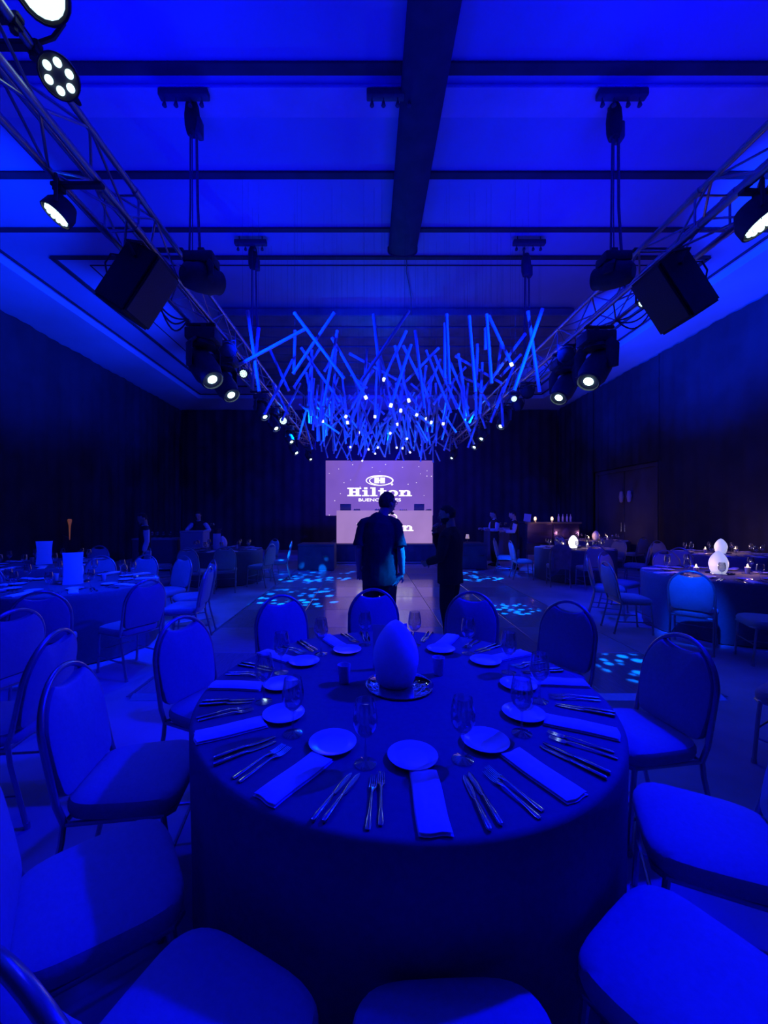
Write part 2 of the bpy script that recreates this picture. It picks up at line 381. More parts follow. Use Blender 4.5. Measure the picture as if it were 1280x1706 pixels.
# double door in the right wall between the drapes
dr = bpy.data.objects.new('door_1', None); COL.objects.link(dr); dr['kind'] = 'structure'; dr.location = (XR, 13.25, 0)
for y in (-.75, .75):
    lf = obj('door_leaf', MB().rbox((-.03, y, 1.5), (.06, 1.46, 3.0), .01, 1).mesh('leaf', M['wall'], False), dr)
    obj('handle', MB().path([(-.10, y * .12, 1.0), (-.10, y * .12, 1.3)], .012).mesh('handle', M['chrome']), lf)
obj('door_frame', MB().box((-.05, 0, 3.06), (.1, 3.2, .12)).box((-.05, -1.54, 1.5), (.1, .1, 3)).box((-.05, 1.54, 1.5), (.1, .1, 3)).mesh('frame', M['wall'], False), dr)
for yy, lb in ((12.85, 'nearer of two pale oval wall lamps beside the right hand door'), (13.25, 'farther of two pale oval wall lamps above the right hand door')):
    t = thing('wall_lamp', lb, 'lamp', (XR - .07, yy, 2.15), 0, 'wall lamps at the door')  # pale ovals added in place of light patches thrown on the wall
    obj('shade', MB().lathe([(0, -.2), (.05, -.17), (.075, 0), (.05, .17), (0, .2)], 14).mesh('shade', M['sconce']), t, (-.08, 0, 0))
    obj('bracket', MB().box((-.01, 0, 0), (.08, .05, .1)).mesh('bracket', M['rig'], False), t)
t = thing('wall_lamp', 'dim amber tapered lamp glowing against the left drape', 'lamp', (XL + .34, 10.9, 1.15))
obj('shade', MB().lathe([(0, -.28), (.01, -.28), (.025, .1), (.055, .26), (.04, .29), (0, .29)], 14).mesh('shade', M['amber']), t)
obj('bracket', MB().path([(-.28, 0, -.1), (-.05, 0, -.2), (0, 0, -.27)], .012, 6).mesh('bracket', M['rig']), t)

# dance floor of square panels with metal edge strips
DX0, DX1, DY0, DY1 = -2.0, 3.0, 3.4, 12.4
df = thing('dance_floor', 'glossy parquet dance floor of square panels running to the stage', 'dance floor', (0, 0, 0))
tw = 1.0
ta = MB().rbox((0, 0, 0), (tw - .006, tw - .006, .03), .003, 1).mesh('floor_panel', M['tile_a'], False)
tb = MB().rbox((0, 0, 0), (tw - .006, tw - .006, .03), .003, 1).mesh('floor_panel', M['tile_b'], False)
for i in range(5):
    for j in range(9):
        obj('floor_panel', ta if (i + j) % 2 else tb, df, (DX0 + .5 + i, DY0 + .5 + j, .016 + R.uniform(-.0008, .0008)))
for (a, b) in (((DX0, DY0), (DX1, DY0)), ((DX0, DY0), (DX0, DY1)), ((DX1, DY0), (DX1, DY1))):
    dxy = Vector((b[0] - a[0], b[1] - a[1], 0)); nn = Vector((dxy.y, -dxy.x, 0)).normalized()
    if nn.dot(Vector((.5, 8, 0)) - Vector((a[0], a[1], 0))) > 0: nn = -nn
    A, B = Vector((a[0], a[1], 0)), Vector((b[0], b[1], 0))
    me = MB().add([A + Vector((0, 0, .032)), B + Vector((0, 0, .032)), B + nn * .07 + Vector((0, 0, .002)), A + nn * .07 + Vector((0, 0, .002)), A, B],
                  [(0, 1, 2, 3), (4, 5, 1, 0), (4, 3, 2, 5), (0, 3, 4), (1, 5, 2)]).mesh('edge_strip', M['alu'], False)
    obj('edge_strip', me, df)

# fabric air duct hanging under the ceiling
du = thing('ceiling_duct', 'long black fabric duct hung under the middle of the ceiling', 'duct', (0, 0, 0))
prof = [(-.25, 6.38), (-.25, 6.30)] + [(.25 * math.cos(math.radians(a)), 6.30 + .10 * math.sin(math.radians(a))) for a in range(180, 361, 20)] + [(.25, 6.38)]
V = [(.615 + a, y, b) for y in (-1.5, 7.18) for a, b in prof]; n = len(prof)
Fc = [(i, i + 1, n + i + 1, n + i) for i in range(n - 1)] + [tuple(range(n)), tuple(range(2 * n - 1, n - 1, -1))]
obj('fabric_sleeve', MB().add(V, Fc).mesh('duct', M['duct'], True), du)
obj('end_collar', MB().path([(.615 + a * 1.03, 7.19, b) for a, b in prof], .014, 6).mesh('collar', M['rig']), du)

# ================================================================== STAGE, SCREEN, BOOTH
st = thing('stage', 'low stage platform with a dark skirt under the screen', 'stage', (0, 0, 0))
obj('deck', MB().rbox((.85, 13.9, .60), (4.3, 2.6, .06), .01, 1).mesh('deck', M['dark_wood'], False), st)
n = 90; V = []; Fc = []
for i in range(n + 1):
    x = -1.28 + 4.26 * i / n; y = 12.62 + .018 * math.sin(i * 1.3)
    V += [(x, y, .035), (x, y, .57)]
for i in range(n): Fc.append((2 * i, 2 * i + 2, 2 * i + 3, 2 * i + 1))
obj('skirt', MB().add(V, Fc).mesh('skirt', M['skirt'], True, angle=80), st)
obj('skirt_side', MB().box((-1.27, 13.9, .29), (.02, 2.5, .55)).mesh('skirt_side', M['skirt'], False), st)
obj('skirt_side', MB().box((2.97, 13.9, .29), (.02, 2.5, .55)).mesh('skirt_side', M['skirt'], False), st)
obj('front_rail', MB().rbox((.85, 12.52, .06), (4.3, .08, .05), .01, 1).mesh('rail', M['alu'], False), st)

def ellipse_band(mb, cx, cz, pts, y):                # pts: (angle, rx, rz, width)
    V = []
    for a, rx, rz_, wd in pts:
        ca, sa = math.cos(math.radians(a)), math.sin(math.radians(a))
        V += [(cx + rx * ca, y, cz + rz_ * sa), (cx + (rx - wd) * ca, y, cz + (rz_ - wd * .85) * sa)]
    mb.add(V, [(2 * i, 2 * i + 1, 2 * i + 3, 2 * i + 2) for i in range(len(pts) - 1)])
def plate(mb, x0, z0, x1, z1, y): mb.add([(x0, y, z0), (x1, y, z0), (x1, y, z1), (x0, y, z1)], [(0, 1, 2, 3)])
def ring(mb, cx, cz, ro, so, ri, si, y, a0=0, a1=360, n=28):
    V = []
    for i in range(n + 1):
        a = math.radians(a0 + (a1 - a0) * i / n)
        V += [(cx + ro * math.cos(a), y, cz + so * math.sin(a)), (cx + ri * math.cos(a), y, cz + si * math.sin(a))]
    mb.add(V, [(2 * i, 2 * i + 1, 2 * i + 3, 2 * i + 2) for i in range(n)])
def slab(mb, x0, z0, x1, z1, y): plate(mb, x0, z0, x1, z1, y)
LET = {  # slab serif letters, unit cap height: width, rectangles, rings
    'H': (1.42, [(.20, 0, .56, 1), (.86, 0, 1.22, 1), (0, 0, .70, .15), (.72, 0, 1.42, .15), (0, .85, .70, 1), (.72, .85, 1.42, 1), (.5, .42, .9, .58)], []),
    'i': (.74, [(.20, 0, .54, .72), (0, 0, .74, .13), (.02, .59, .5, .72), (.20, .82, .54, 1.04)], []),
    'l': (.74, [(.20, 0, .54, 1.04), (0, 0, .74, .13), (.02, .91, .5, 1.04)], []),
    't': (.86, [(.20, .1, .54, .97), (0, .59, .82, .72), (.32, 0, .84, .14), (.24, .03, .5, .2)], []),
    'o': (1.06, [], [(.53, .36, .53, .38, .20, .25)]),
    'n': (1.34, [(.18, 0, .50, .72), (0, 0, .66, .13), (.02, .59, .4, .72), (.86, 0, 1.18, .46), (.70, 0, 1.34, .13)], [(.76, .44, .42, .30, .12, .17, 0, 180)]),
}
def word(mb, text, x, z, h, y, gap=.09, xs=1.0):
    for ch in text:
        wd, rects, rings = LET[ch]
        for a, b, c, d in rects: slab(mb, x + a * h * xs, z + b * h, x + c * h * xs, z + d * h, y)
        for q in rings: ring(mb, x + q[0] * h * xs, z + q[1] * h, q[2] * h * xs, q[3] * h, q[4] * h * xs, q[5] * h, y, *(q[6:] if len(q) > 6 else (0, 360)))
        x += (wd + gap) * h * xs
    return x
def word_width(text, h, gap=.09, xs=1.0): return sum((LET[c][0] + gap) * h * xs for c in text) - gap * h * xs
def swirl(mb, cx, cz, rx, rz_, y):
    pts = []
    for i in range(61):
        t = i / 60; a = 232 - 372 * t                        # from lower left over the top, round to lower left again
        wd = rx * (.04 + .055 * math.sin(PI * min(1, t * 1.1)) + .02 * t)
        pts.append((a, rx, rz_, wd))
    ellipse_band(mb, cx, cz, pts, y)
    pts = []
    for i in range(41):
        t = i / 40; a = 262 - 190 * t
        pts.append((a, rx * (.80 - .10 * t), rz_ * (.98 - .30 * t), rx * (.075 * (1 - t) ** .7 + .012)))
    ellipse_band(mb, cx, cz, pts, y)
def flat_text(body, size, xs=1.0, bold=.0):
    c = bpy.data.curves.new('lettering', 'FONT'); c.body = body; c.size = size; c.align_x = 'CENTER'; c.offset = bold; c.resolution_u = 3
    o = bpy.data.objects.new('lettering', c); COL.objects.link(o)
    dg = bpy.context.evaluated_depsgraph_get(); me = bpy.data.meshes.new_from_object(o.evaluated_get(dg))
    bpy.data.objects.remove(o); bpy.data.curves.remove(c)
    for q in me.vertices: q.co = (q.co.x * xs, 0, q.co.y)
    me.materials.clear(); me.materials.append(M['logo']); return me
def logo(parent, y, cx, z_base, w_word, d, px):
    """swirl, word and city line; px = metres per screen pixel of the zoomed photograph"""
    mb = MB(); swirl(mb, cx, z_base + 140 * px, 147 * px, 56 * px, y)
    obj('swirl_emblem', mb.mesh('swirl', M['logo'], False, False), parent)
    mb = MB()
    for a in (-1, 1):
        plate(mb, cx + a * 31 * px - 25 * px, z_base + 110 * px, cx + a * 31 * px + 25 * px, z_base + 170 * px, y)
    plate(mb, cx - 8 * px, z_base + 134 * px, cx + 8 * px, z_base + 146 * px, y)
    obj('emblem_letter', mb.mesh('emblem_h', M['logo'], False, False), parent)
    mb = MB(); ring(mb, cx + 132 * px, z_base + 98 * px, 12 * px, 10 * px, 2 * px, 2 * px, y, n=14)
    obj('registered_mark', mb.mesh('dot', M['logo'], False, False), parent)
    h = 90 * px; xs = w_word / word_width('Hilton', h)
    mb = MB(); word(mb, 'Hilton', cx - w_word / 2, z_base - 28 * px, h, y, .09, xs)
    obj('name_lettering', mb.mesh('word', M['logo'], False, False), parent)
    me = flat_text('BUENOS AIRES', 44 * px, 1.0, .0016 * d)
    ww = max(q.co.x for q in me.vertices) - min(q.co.x for q in me.vertices)
    for q in me.vertices: q.co.x *= w_word * .655 / ww
    obj('city_lettering', me, parent, (cx, y, z_base - 82 * px))

YS = 14.2
sp = YS / F
x0, x1 = (543 - CX) * sp, (721.5 - CX) * sp; z0, z1 = H - (859 - CY) * sp, H - (767.5 - CY) * sp
sc = thing('led_screen', 'wide mauve LED screen with a white logo behind the stage booth', 'screen', ((x0 + x1) / 2, YS, z0))
W_, H_ = x1 - x0, z1 - z0
obj('display_panel', MB().rbox((0, 0, H_ / 2), (W_, .08, H_), .006, 1).mesh('display', M['screen'], False), sc)
for s_ in (-1, 1):
    obj('support_leg', MB().path([(s_ * W_ * .4, .15, -z0 + .631), (s_ * W_ * .4, .15, H_)], .035).box((s_ * W_ * .4, .1, H_ * .5), (.06, .12, .06)).mesh('leg', M['rig']), sc)
u = sp / 6.4
lx = (530 + 657 / 6.4 - CX) * sp - (x0 + x1) / 2
lz = H - (760 + 400 / 6.4 - CY) * sp - z0
logo(sc, -.046, lx, lz, 686 * u, 1, u)
rs = random.Random(3); mb = MB()
for (sx, sy) in ((222, 138), (578, 122), (1074, 114), (1162, 157), (1090, 190), (1160, 213), (1048, 283), (348, 255), (278, 283), (180, 475), (122, 185), (370, 92), (660, 165), (122, 628), (1208, 215), (960, 300), (900, 120), (450, 330), (240, 400), (1130, 420), (720, 90)):
    px_, pz = (530 + sx / 6.4 - CX) * sp - (x0 + x1) / 2, H - (760 + sy / 6.4 - CY) * sp - z0
    ring(mb, px_, pz, rs.uniform(.008, .016), rs.uniform(.008, .016), 0, 0, -.0455, n=6)
o = obj('star_specks', mb.mesh('stars', M['logo'], False, False), sc); o['kind'] = 'stuff'

YD = 13.05; bp_ = YD / F
bx0, bx1 = (561 - CX) * bp_, (720.5 - CX) * bp_; bz0, bz1 = .002 + H - (905 - CY) * bp_, H - (850.5 - CY) * bp_
bo = thing('dj_booth', 'pale mauve lit DJ booth with a white logo on the stage', 'booth', ((bx0 + bx1) / 2, YD, bz0))
BW, BH = bx1 - bx0, bz1 - bz0
obj('front_panel', MB().rbox((0, 0, BH / 2), (BW, .06, BH), .006, 1).mesh('front', M['booth'], False), bo)
obj('table_top', MB().rbox((0, .40, BH - .06), (BW - .05, .74, .05), .01, 1).mesh('top', M['black'], False), bo)
for s_ in (-1, 1): obj('side_panel', MB().box((s_ * (BW / 2 - .03), .4, BH / 2 - .04), (.04, .7, BH - .09)).mesh('side', M['black'], False), bo)
u2 = bp_ / 6.4 * .885
logo(bo, -.036, (530 + 715 / 6.4 - CX) * bp_ - (bx0 + bx1) / 2, H - (760 + 772 / 6.4 - CY) * bp_ - bz0, 605 * bp_ / 6.4, 1, u2)
def laptop(px0, px1, py0, y, label):
    a, b = P(px0, py0, y), P(px1, py0, y); wd = b.x - a.x; zb = bz1 - .034
    t = thing('laptop', label, 'laptop', ((a.x + b.x) / 2, y, zb), 0, 'laptops on the booth')
    obj('keyboard_base', MB().rbox((0, .12, .011), (wd, .25, .02), .004, 1).mesh('base', M['laptop'], False), t)
    obj('display_lid', MB().rbox((0, 0, .135), (wd, .012, .24), .004, 1, Matrix.Rotation(math.radians(9), 3, 'X')).mesh('lid', M['laptop'], False), t)
laptop(567, 585, 842, YD + .28, 'dark open laptop at the left end of the booth')
laptop(690, 707, 839, YD + .28, 'dark open laptop at the right end of the booth')
def gear(px, wd, hh, label, name='mixer_deck'):
    a = P(px, 850, YD + .35)
    t = thing(name, label, 'audio gear', (a.x, YD + .35, bz1 - .034), 0, 'gear on the booth')
    obj('chassis', MB().rbox((0, 0, hh / 2), (wd, .3, hh), .01, 1).mesh('chassis', M['black'], False), t)
    for i in range(4): obj('knob', MB().lathe([(0, 0), (.014, 0), (.012, .025), (0, .025)], 10).mesh('knob', M['chrome']), t, (wd * (-.36 + .24 * i), -.08, hh))
gear(595, .22, .07, 'small black deck beside the left laptop'); gear(633, .34, .07, 'black mixer in the middle of the booth'); gear(714, .16, .06, 'small black deck past the right laptop')
gear(672, .26, .05, 'low black deck right of the mixer')
def road_case(px0, px1, y, h, label):
    a, b = (px0 - CX) * y / F, (px1 - CX) * y / F; wd = b - a
    t = thing('road_case', label, 'case', ((a + b) / 2, y + .4, .032), 0, 'dark cases beside the stage')
    obj('body', MB().rbox((0, 0, h / 2), (wd, .8, h), .02, 2).mesh('body', M['skirt'], False), t)
    for s_ in (-1, 1): obj('handle', MB().path([(s_ * wd * .25 - .07, -.40, h * .6), (s_ * wd * .25 - .07, -.43, h * .6), (s_ * wd * .25 + .07, -.43, h * .6), (s_ * wd * .25 + .07, -.40, h * .6)], .008, 6).mesh('handle', M['rig']), t)
    obj('lid', MB().rbox((0, 0, h + .03), (wd + .01, .81, .06), .012, 1).mesh('lid', M['skirt'], False), t)
    return t
road_case(496, 557, 10.9, .66, 'dark cloth covered case left of the stage front')
road_case(765, 812, 11.2, .66, 'dark cloth covered case right of the stage front')
t = thing('table_lamp', 'tiny warm lamp standing on the right case by the stage', 'lamp', ((779 - CX) * 11.5 / F, 11.5, .752))
obj('base', MB().lathe([(0, 0), (.05, 0), (.05, .02), (.012, .03), (.012, .12), (0, .12)], 12).mesh('base', M['rig']), t)
obj('shade', MB().lathe([(0, .12), (.06, .12), (.04, .24), (0, .24)], 12).mesh('shade', mat('dim_lamp', (.6, .5, .4), .5, emit=(.5, .35, .28), es=.6, noise=.05)), t)

# ================================================================== TRUSSES
ZB, ZT, TY0_, TY1_ = 3.90, 4.19, -1.5, 14.3
def truss(xa, xb, label):
    xc = (xa + xb) / 2
    t = thing('lighting_truss', label, 'truss', (xc, 0, ZB), 0, 'box trusses')
    hw = (xb - xa) / 2; hh = ZT - ZB; L = TY1_ - TY0_
    ch = MB().path([(0, TY0_, 0), (0, TY1_, 0)], .025, 10).mesh('chord', M['alu'])
    for x in (-hw, hw):
        for z in (0, hh): obj('chord', ch, t, (x, 0, z))
    p = .42; n = int(L / p)
    bs = [MB().path([(0, 0, 0), (0, p, hh)], .010, 6).mesh('brace', M['alu']), MB().path([(0, 0, hh), (0, p, 0)], .010, 6).mesh('brace', M['alu'])]
    bt = [MB().path([(-hw, 0, 0), (hw, p, 0)], .010, 6).mesh('brace', M['alu']), MB().path([(hw, 0, 0), (-hw, p, 0)], .010, 6).mesh('brace', M['alu'])]
    for i in range(n):
        y = TY0_ + .02 + i * p
        obj('brace', bs[i % 2], t, (-hw, y, 0)); obj('brace', bs[(i + 1) % 2], t, (hw, y, 0))
        obj('brace', bt[i % 2], t, (0, y, 0)); obj('brace', bt[(i + 1) % 2], t, (0, y, hh))
    cr = MB().path([(-hw, 0, 0), (hw, 0, 0), (hw, 0, hh), (-hw, 0, hh)], .012, 6, closed=True).mesh('end_frame', M['alu'])
    cp = MB().path([(0, -.06, 0), (0, .06, 0)], .031, 10).mesh('coupler', M['alu'])
    for y in (-1.45, 0.9, 3.3, 5.7, 8.1, 10.5, 12.6, 14.25):
        obj('cross_frame', cr, t, (0, y, 0))
        for x in (-hw, hw):
            for z in (0, hh): obj('coupler', cp, t, (x, y, z))
    return t
XTL, XTR = -2.04, 2.845
truss(-2.18, -1.90, 'aluminium box truss along the left of the dance floor')
truss(2.70, 2.99, 'aluminium box truss along the right of the dance floor')

def clampmesh(): return MB().path([(0, 0, .03), (0, 0, -.06)], .02, 8).box((0, 0, .0), (.06, .05, .06)).mesh('clamp', M['rig'])
CL = clampmesh()
MBAR = MB().rbox((0, 0, -.012), (.36, .05, .03), .006, 1).mesh('mount_bar', M['rig'], False)
def mount(t, x):
    obj('mount_bar', MBAR, t, ((XTL if x < 0 else XTR) - x, 0, 0))
def moving_head(x, y, aim, label, s=1.0, lit=True, drop=.30, zoff=0, up=False, lens=1.0):
    """base box under the truss, two yoke arms, barrel head with a lens"""
    zt = ZB - .025 + zoff
    t = thing('moving_head_light', label, 'stage light', (x, y, zt), 0, 'moving heads on the trusses')
    obj('clamp', CL, t, (0, 0, -.03)); mount(t, x)
    obj('base_box', MB().rbox((0, 0, -.13 * s), (.30 * s, .22 * s, .11 * s), .02, 2).mesh('base', M['rig']), t)
    piv = Vector((0, 0, -(.13 + drop) * s)); d = (Vector(aim) - (Vector((x, y, zt)) + piv)).normalized()
    yaw = math.atan2(-d.x, d.y); rot = rz3(yaw)
    yk = MB()
    for q in (-1, 1):
        yk.path([rot @ Vector((q * .11 * s, 0, -.19 * s)), rot @ Vector((q * .165 * s, 0, -.25 * s)), rot @ Vector((q * .165 * s, 0, piv.z - .03 * s))], [(.02 * s, .06 * s), (.022 * s, .06 * s), (.018 * s, .05 * s)], 10)
    yk.lathe([(0, -.185 * s), (.10 * s, -.185 * s), (.12 * s, -.23 * s), (0, -.23 * s)], 18)
    obj('yoke', yk.mesh('yoke', M['rig']), t)
    q = d.to_track_quat('Z', 'Y').to_matrix()
    hd = obj('head', MB().lathe([(0, -.20), (.07, -.20), (.115, -.16), (.135, -.05), (.135, .10), (.115, .15), (.115, .20), (.10, .215), (.095, .20), (0, .195)], 20, rot=q * s if False else q).mesh('head', M['rig']), t, piv)
    hd.scale = (s, s, s)
    ln = obj('lens', MB().lathe([(.046 * lens, .199), (.036 * lens, .208), (.02 * lens, .213), (0, .215)], 18, rot=q).mesh('lens', M['lens'] if lit else M['dark_lens']), hd)
    return t
def led_wash(x, y, aim, label, ring_of=0, s=1.0, drop=.20, up=False, arm=None):
    zt = ZT + .037 if arm else ZB - .025; u_ = -1
    t = thing('led_wash_light', label, 'stage light', (x, y, zt), 0, 'LED wash lights')
    obj('clamp', CL, t, (0, 0, -.03)); mount(t, x)
    piv = Vector(arm) if arm else Vector((0, 0, u_ * drop)); d = (Vector(aim) - (Vector((x, y, zt)) + piv)).normalized()
    q = d.to_track_quat('Z', 'Y').to_matrix()
    yk = MB(); yaw = math.atan2(-d.x, d.y); rot = rz3(yaw)
    if arm: yk.path([(0, 0, 0), (0, .13, 0), (arm[0] * .5, .17, arm[2] * .6), piv + Vector((0, .15, 0)), piv - d * .10 * s], .014, 6)
    else: yk.path([rot @ Vector((-.14 * s, 0, u_ * drop)), rot @ Vector((-.14 * s, 0, u_ * .02)), rot @ Vector((.14 * s, 0, u_ * .02)), rot @ Vector((.14 * s, 0, u_ * drop))], .012, 6)
    obj('yoke', yk.mesh('yoke', M['rig']), t)
    obj('housing', MB().lathe([(0, -.12 * s), (.08 * s, -.11 * s), (.12 * s, -.03 * s), (.125 * s, .05 * s), (.115 * s, .05 * s), (.115 * s, .035 * s), (0, .035 * s)], 20, rot=q).mesh('housing', M['rig']), t, piv)
    pts = [(.072 * s * math.cos(2 * PI * i / 6 + .5), .072 * s * math.sin(2 * PI * i / 6 + .5)) for i in range(6)] if ring_of == 6 else \
        [(0, 0)] + [(.04 * s * math.cos(PI * i / 3), .04 * s * math.sin(PI * i / 3)) for i in range(6)] + [(.079 * s * math.cos(PI * i / 6), .079 * s * math.sin(PI * i / 6)) for i in range(12)]
    r = .026 * s if ring_of == 6 else .0185 * s
    if ring_of == 7: pts, r = [(0, 0)], .10 * s
    lm = MB().lathe([(r, .036 * s), (r * .9, .046 * s), (r * .5, .052 * s), (0, .054 * s)], 20 if ring_of else 10, rot=q).mesh('lens', M['led_lens'])
    for a, b in pts: obj('lens', lm, t, piv + q @ Vector((a, b, 0)))
    return t
def par_can(x, y, aim, label, s=1.0, zoff=-.24):
    zt = ZB - .025
    t = thing('par_can', label, 'stage light', (x, y, zt), 0, 'unlit par cans')
    obj('clamp', CL, t, (0, 0, -.03)); mount(t, x); piv = Vector((0, 0, zoff)); d = (Vector(aim) - (Vector((x, y, zt)) + piv)).normalized()
    q = d.to_track_quat('Z', 'Y').to_matrix()
    obj('yoke', MB().path([(0, 0, -.05), (0, 0, zoff + .1 * s)], .012, 6).path([(-.12 * s, 0, zoff), (-.12 * s, 0, zoff + .11 * s), (.12 * s, 0, zoff + .11 * s), (.12 * s, 0, zoff)], .010, 6).mesh('yoke', M['rig']), t)
    hs = obj('housing', MB().lathe([(0, -.12 * s), (.06 * s, -.12 * s), (.105 * s, -.04 * s), (.11 * s, .10 * s), (.10 * s, .10 * s), (.10 * s, .07 * s), (0, .07 * s)], 18, rot=q).mesh('housing', M['rig']), t, piv)
    obj('lens', MB().lathe([(.098 * s, .071 * s), (.05 * s, .082 * s), (0, .086 * s)], 16, rot=q).mesh('lens', M['dark_lens']), hs)
    return t
C0 = (0, 0, H)
# left truss, from the camera back
led_wash(-1.9, 2.264, (-.9, .5, 1.9), 'bright ring of six white lenses high on the left', 6, .80, arm=(.15, 0, -.19))
led_wash(-1.9, 2.14, (-1.0, .6, 2.4), 'glaring white lamp in the top left corner above the lens ring', 7, 1.05, arm=(.15, 0, .14))
led_wash(-2.17, 2.80, (-4.2, 1.7, 0), 'lit LED cluster under the left truss before the loudspeaker', 0, .80)
moving_head(-1.68, 4.02, (1.4, 8.0, 5.0), 'dark moving head turned away behind the left loudspeaker', 1.0, False, .17, .355)
moving_head(XTL + .04, 4.85, (XTL + .04 + 2.5, 3.35, 0), 'largest lit moving head on the left truss', 1.22)
par_can(XTL + .14, 5.35, (0.2, 2.0, 1.5), 'unlit black can between the two large left moving heads', 1.0, -.10)
moving_head(XTL, 5.65, (XTL + 2.5, 4.15, 0), 'second lit moving head along the left truss', 1.12)
led_wash(XTL + .16, 6.0, (-.2, .8, 1.4), 'small lit LED cluster behind the second left moving head', 0, .55)
moving_head(XTL + .02, 7.5, (XTL + .02 + 2.5, 6.00, 0), 'third lit moving head along the left truss', .85)
moving_head(XTL, 8.5, (XTL + 2.5, 7.00, 0), 'fourth lit moving head along the left truss', .85)
led_wash(XTL + .12, 9.0, (-.2, .5, 1.3), 'far LED cluster on the left truss beside the tubes', 0, .8)
moving_head(XTL, 10.2, (XTL + 2.5, 8.70, 0), 'fifth lit moving head along the left truss', .8)
moving_head(XTL - .02, 11.0, (XTL - .02 + 2.5, 9.50, 0), 'sixth lit moving head along the left truss', .8, True, .50)
moving_head(XTL, 13.6, (XTL + 2.5, 12.10, 0), 'last lit moving head on the left truss beside the screen', .75)
# right truss
led_wash(2.80, 2.86, (4.3, 1.7, 0.4), 'lit LED panel under the right truss at the picture edge', 0, 1.1)
led_wash(XTR - .10, 3.98, (.8, .3, 1.2), 'small lit LED cluster beside the right loudspeaker', 0, .45)
moving_head(2.47, 4.02, (-1.0, 8.0, 5.0), 'dark moving head turned away behind the right loudspeaker', .9, False, .17, .355)
moving_head(XTR - .04, 4.92, (XTR - .04 - 2.5, 3.42, 0), 'largest lit moving head on the right truss', 1.22)
par_can(XTR - .14, 5.45, (0.6, 2.0, 1.5), 'unlit black can between the two large right moving heads', 1.0, -.12)
moving_head(XTR, 5.78, (XTR - 2.5, 4.28, 0), 'second lit moving head along the right truss', 1.12)
par_can(XTR - .05, 7.0, (1.0, 3.0, 1.5), 'nearer unlit can beyond the right moving heads', 1.0, -.16)
par_can(XTR, 7.6, (1.0, 3.0, 1.5), 'farther unlit can beyond the right moving heads', 1.0, -.22)
led_wash(XTR - .18, 7.3, (.5, .8, 1.4), 'tiny lit LED cluster among the right hand tubes', 0, .5)
moving_head(XTR - .02, 8.3, (XTR - .02 - 2.5, 6.80, 0), 'third lit moving head along the right truss', .85)
moving_head(XTR, 9.8, (XTR - 2.5, 8.30, 0), 'fourth lit moving head along the right truss', .8)
moving_head(XTR, 10.45, (XTR - 2.5, 8.95, 0), 'fifth lit moving head along the right truss', .8, True, .42)
moving_head(XTR, 13.3, (XTR - 2.5, 11.80, 0), 'last lit moving head on the right truss beside the screen', .75)

# ------------------------------------------------------------------ loudspeakers hung under the trusses, turned to the floor
def loudspeaker(x, y, z, side, label):
    """side +1: faces +X (left truss); cabinet narrows to the back; tipped down"""
    t = thing('loudspeaker', label, 'loudspeaker', (x, y, z), 0, 'truss loudspeakers')
    tilt = Matrix.Rotation(side * math.radians(33), 3, 'Y')
    hgt, dep, wd, wb = .56, .36, .40, .24
    def cab(g=0.0):
        out = [(side * (dep / 2), -wd / 2), (side * (dep / 2), wd / 2), (side * (-dep / 2), wb / 2), (side * (-dep / 2), -wb / 2)]
        return out
    bm = bmesh.new()
    vs = [bm.verts.new(tilt @ Vector((a, b, zz))) for zz in (-hgt / 2, hgt / 2) for a, b in cab()]
    for q in ((0, 1, 2, 3), (4, 5, 6, 7), (0, 1, 5, 4), (1, 2, 6, 5), (2, 3, 7, 6), (3, 0, 4, 7)): bm.faces.new([vs[i] for i in q])
    bmesh.ops.recalc_face_normals(bm, faces=bm.faces[:]); bmesh.ops.bevel(bm, geom=bm.edges[:], offset=.018, segments=2, affect='EDGES')
    me = bpy.data.meshes.new('cabinet'); bm.to_mesh(me); bm.free(); me.materials.append(M['speaker'])
    obj('cabinet', me, t)
    obj('grille', MB().rbox((side * (dep / 2 + .004), 0, 0), (.014, wd - .05, hgt - .05), .005, 1).mesh('grille', M['grille']), t).rotation_euler = (0, side * math.radians(33), 0)
    a, b = Vector((x - x, 0, 0)), None
    obj('bracket', MB().path([tilt @ Vector((0, -wd * .42, hgt * .30)), (side * .05, -.21, .24), (side * .12, -.12, ZB - z - .043), (side * .12, .12, ZB - z - .043), (side * .05, .21, .24), tilt @ Vector((0, wd * .42, hgt * .30))], .014, 6).mesh('bracket', M['rig']), t)
    o = tilt @ Vector((-side * (dep / 2), 0, 0))
    c = tilt @ Vector((-side * dep / 2, -.02, .05))
    obj('cable_loop', MB().path([c + Vector((0, 0, .10)), c + Vector((-side * .07, -.02, .10)), c + Vector((-side * .12, -.02, .02)), c + Vector((-side * .10, -.02, -.09)), c + Vector((-side * .01, 0, -.14))], .008, 6).mesh('cable', M['rope']), t)
    return t
loudspeaker(-2.04, 3.50, 3.575, 1, 'black loudspeaker tilted under the left truss')
loudspeaker(2.78, 3.60, 3.575, -1, 'black loudspeaker tilted under the right truss')

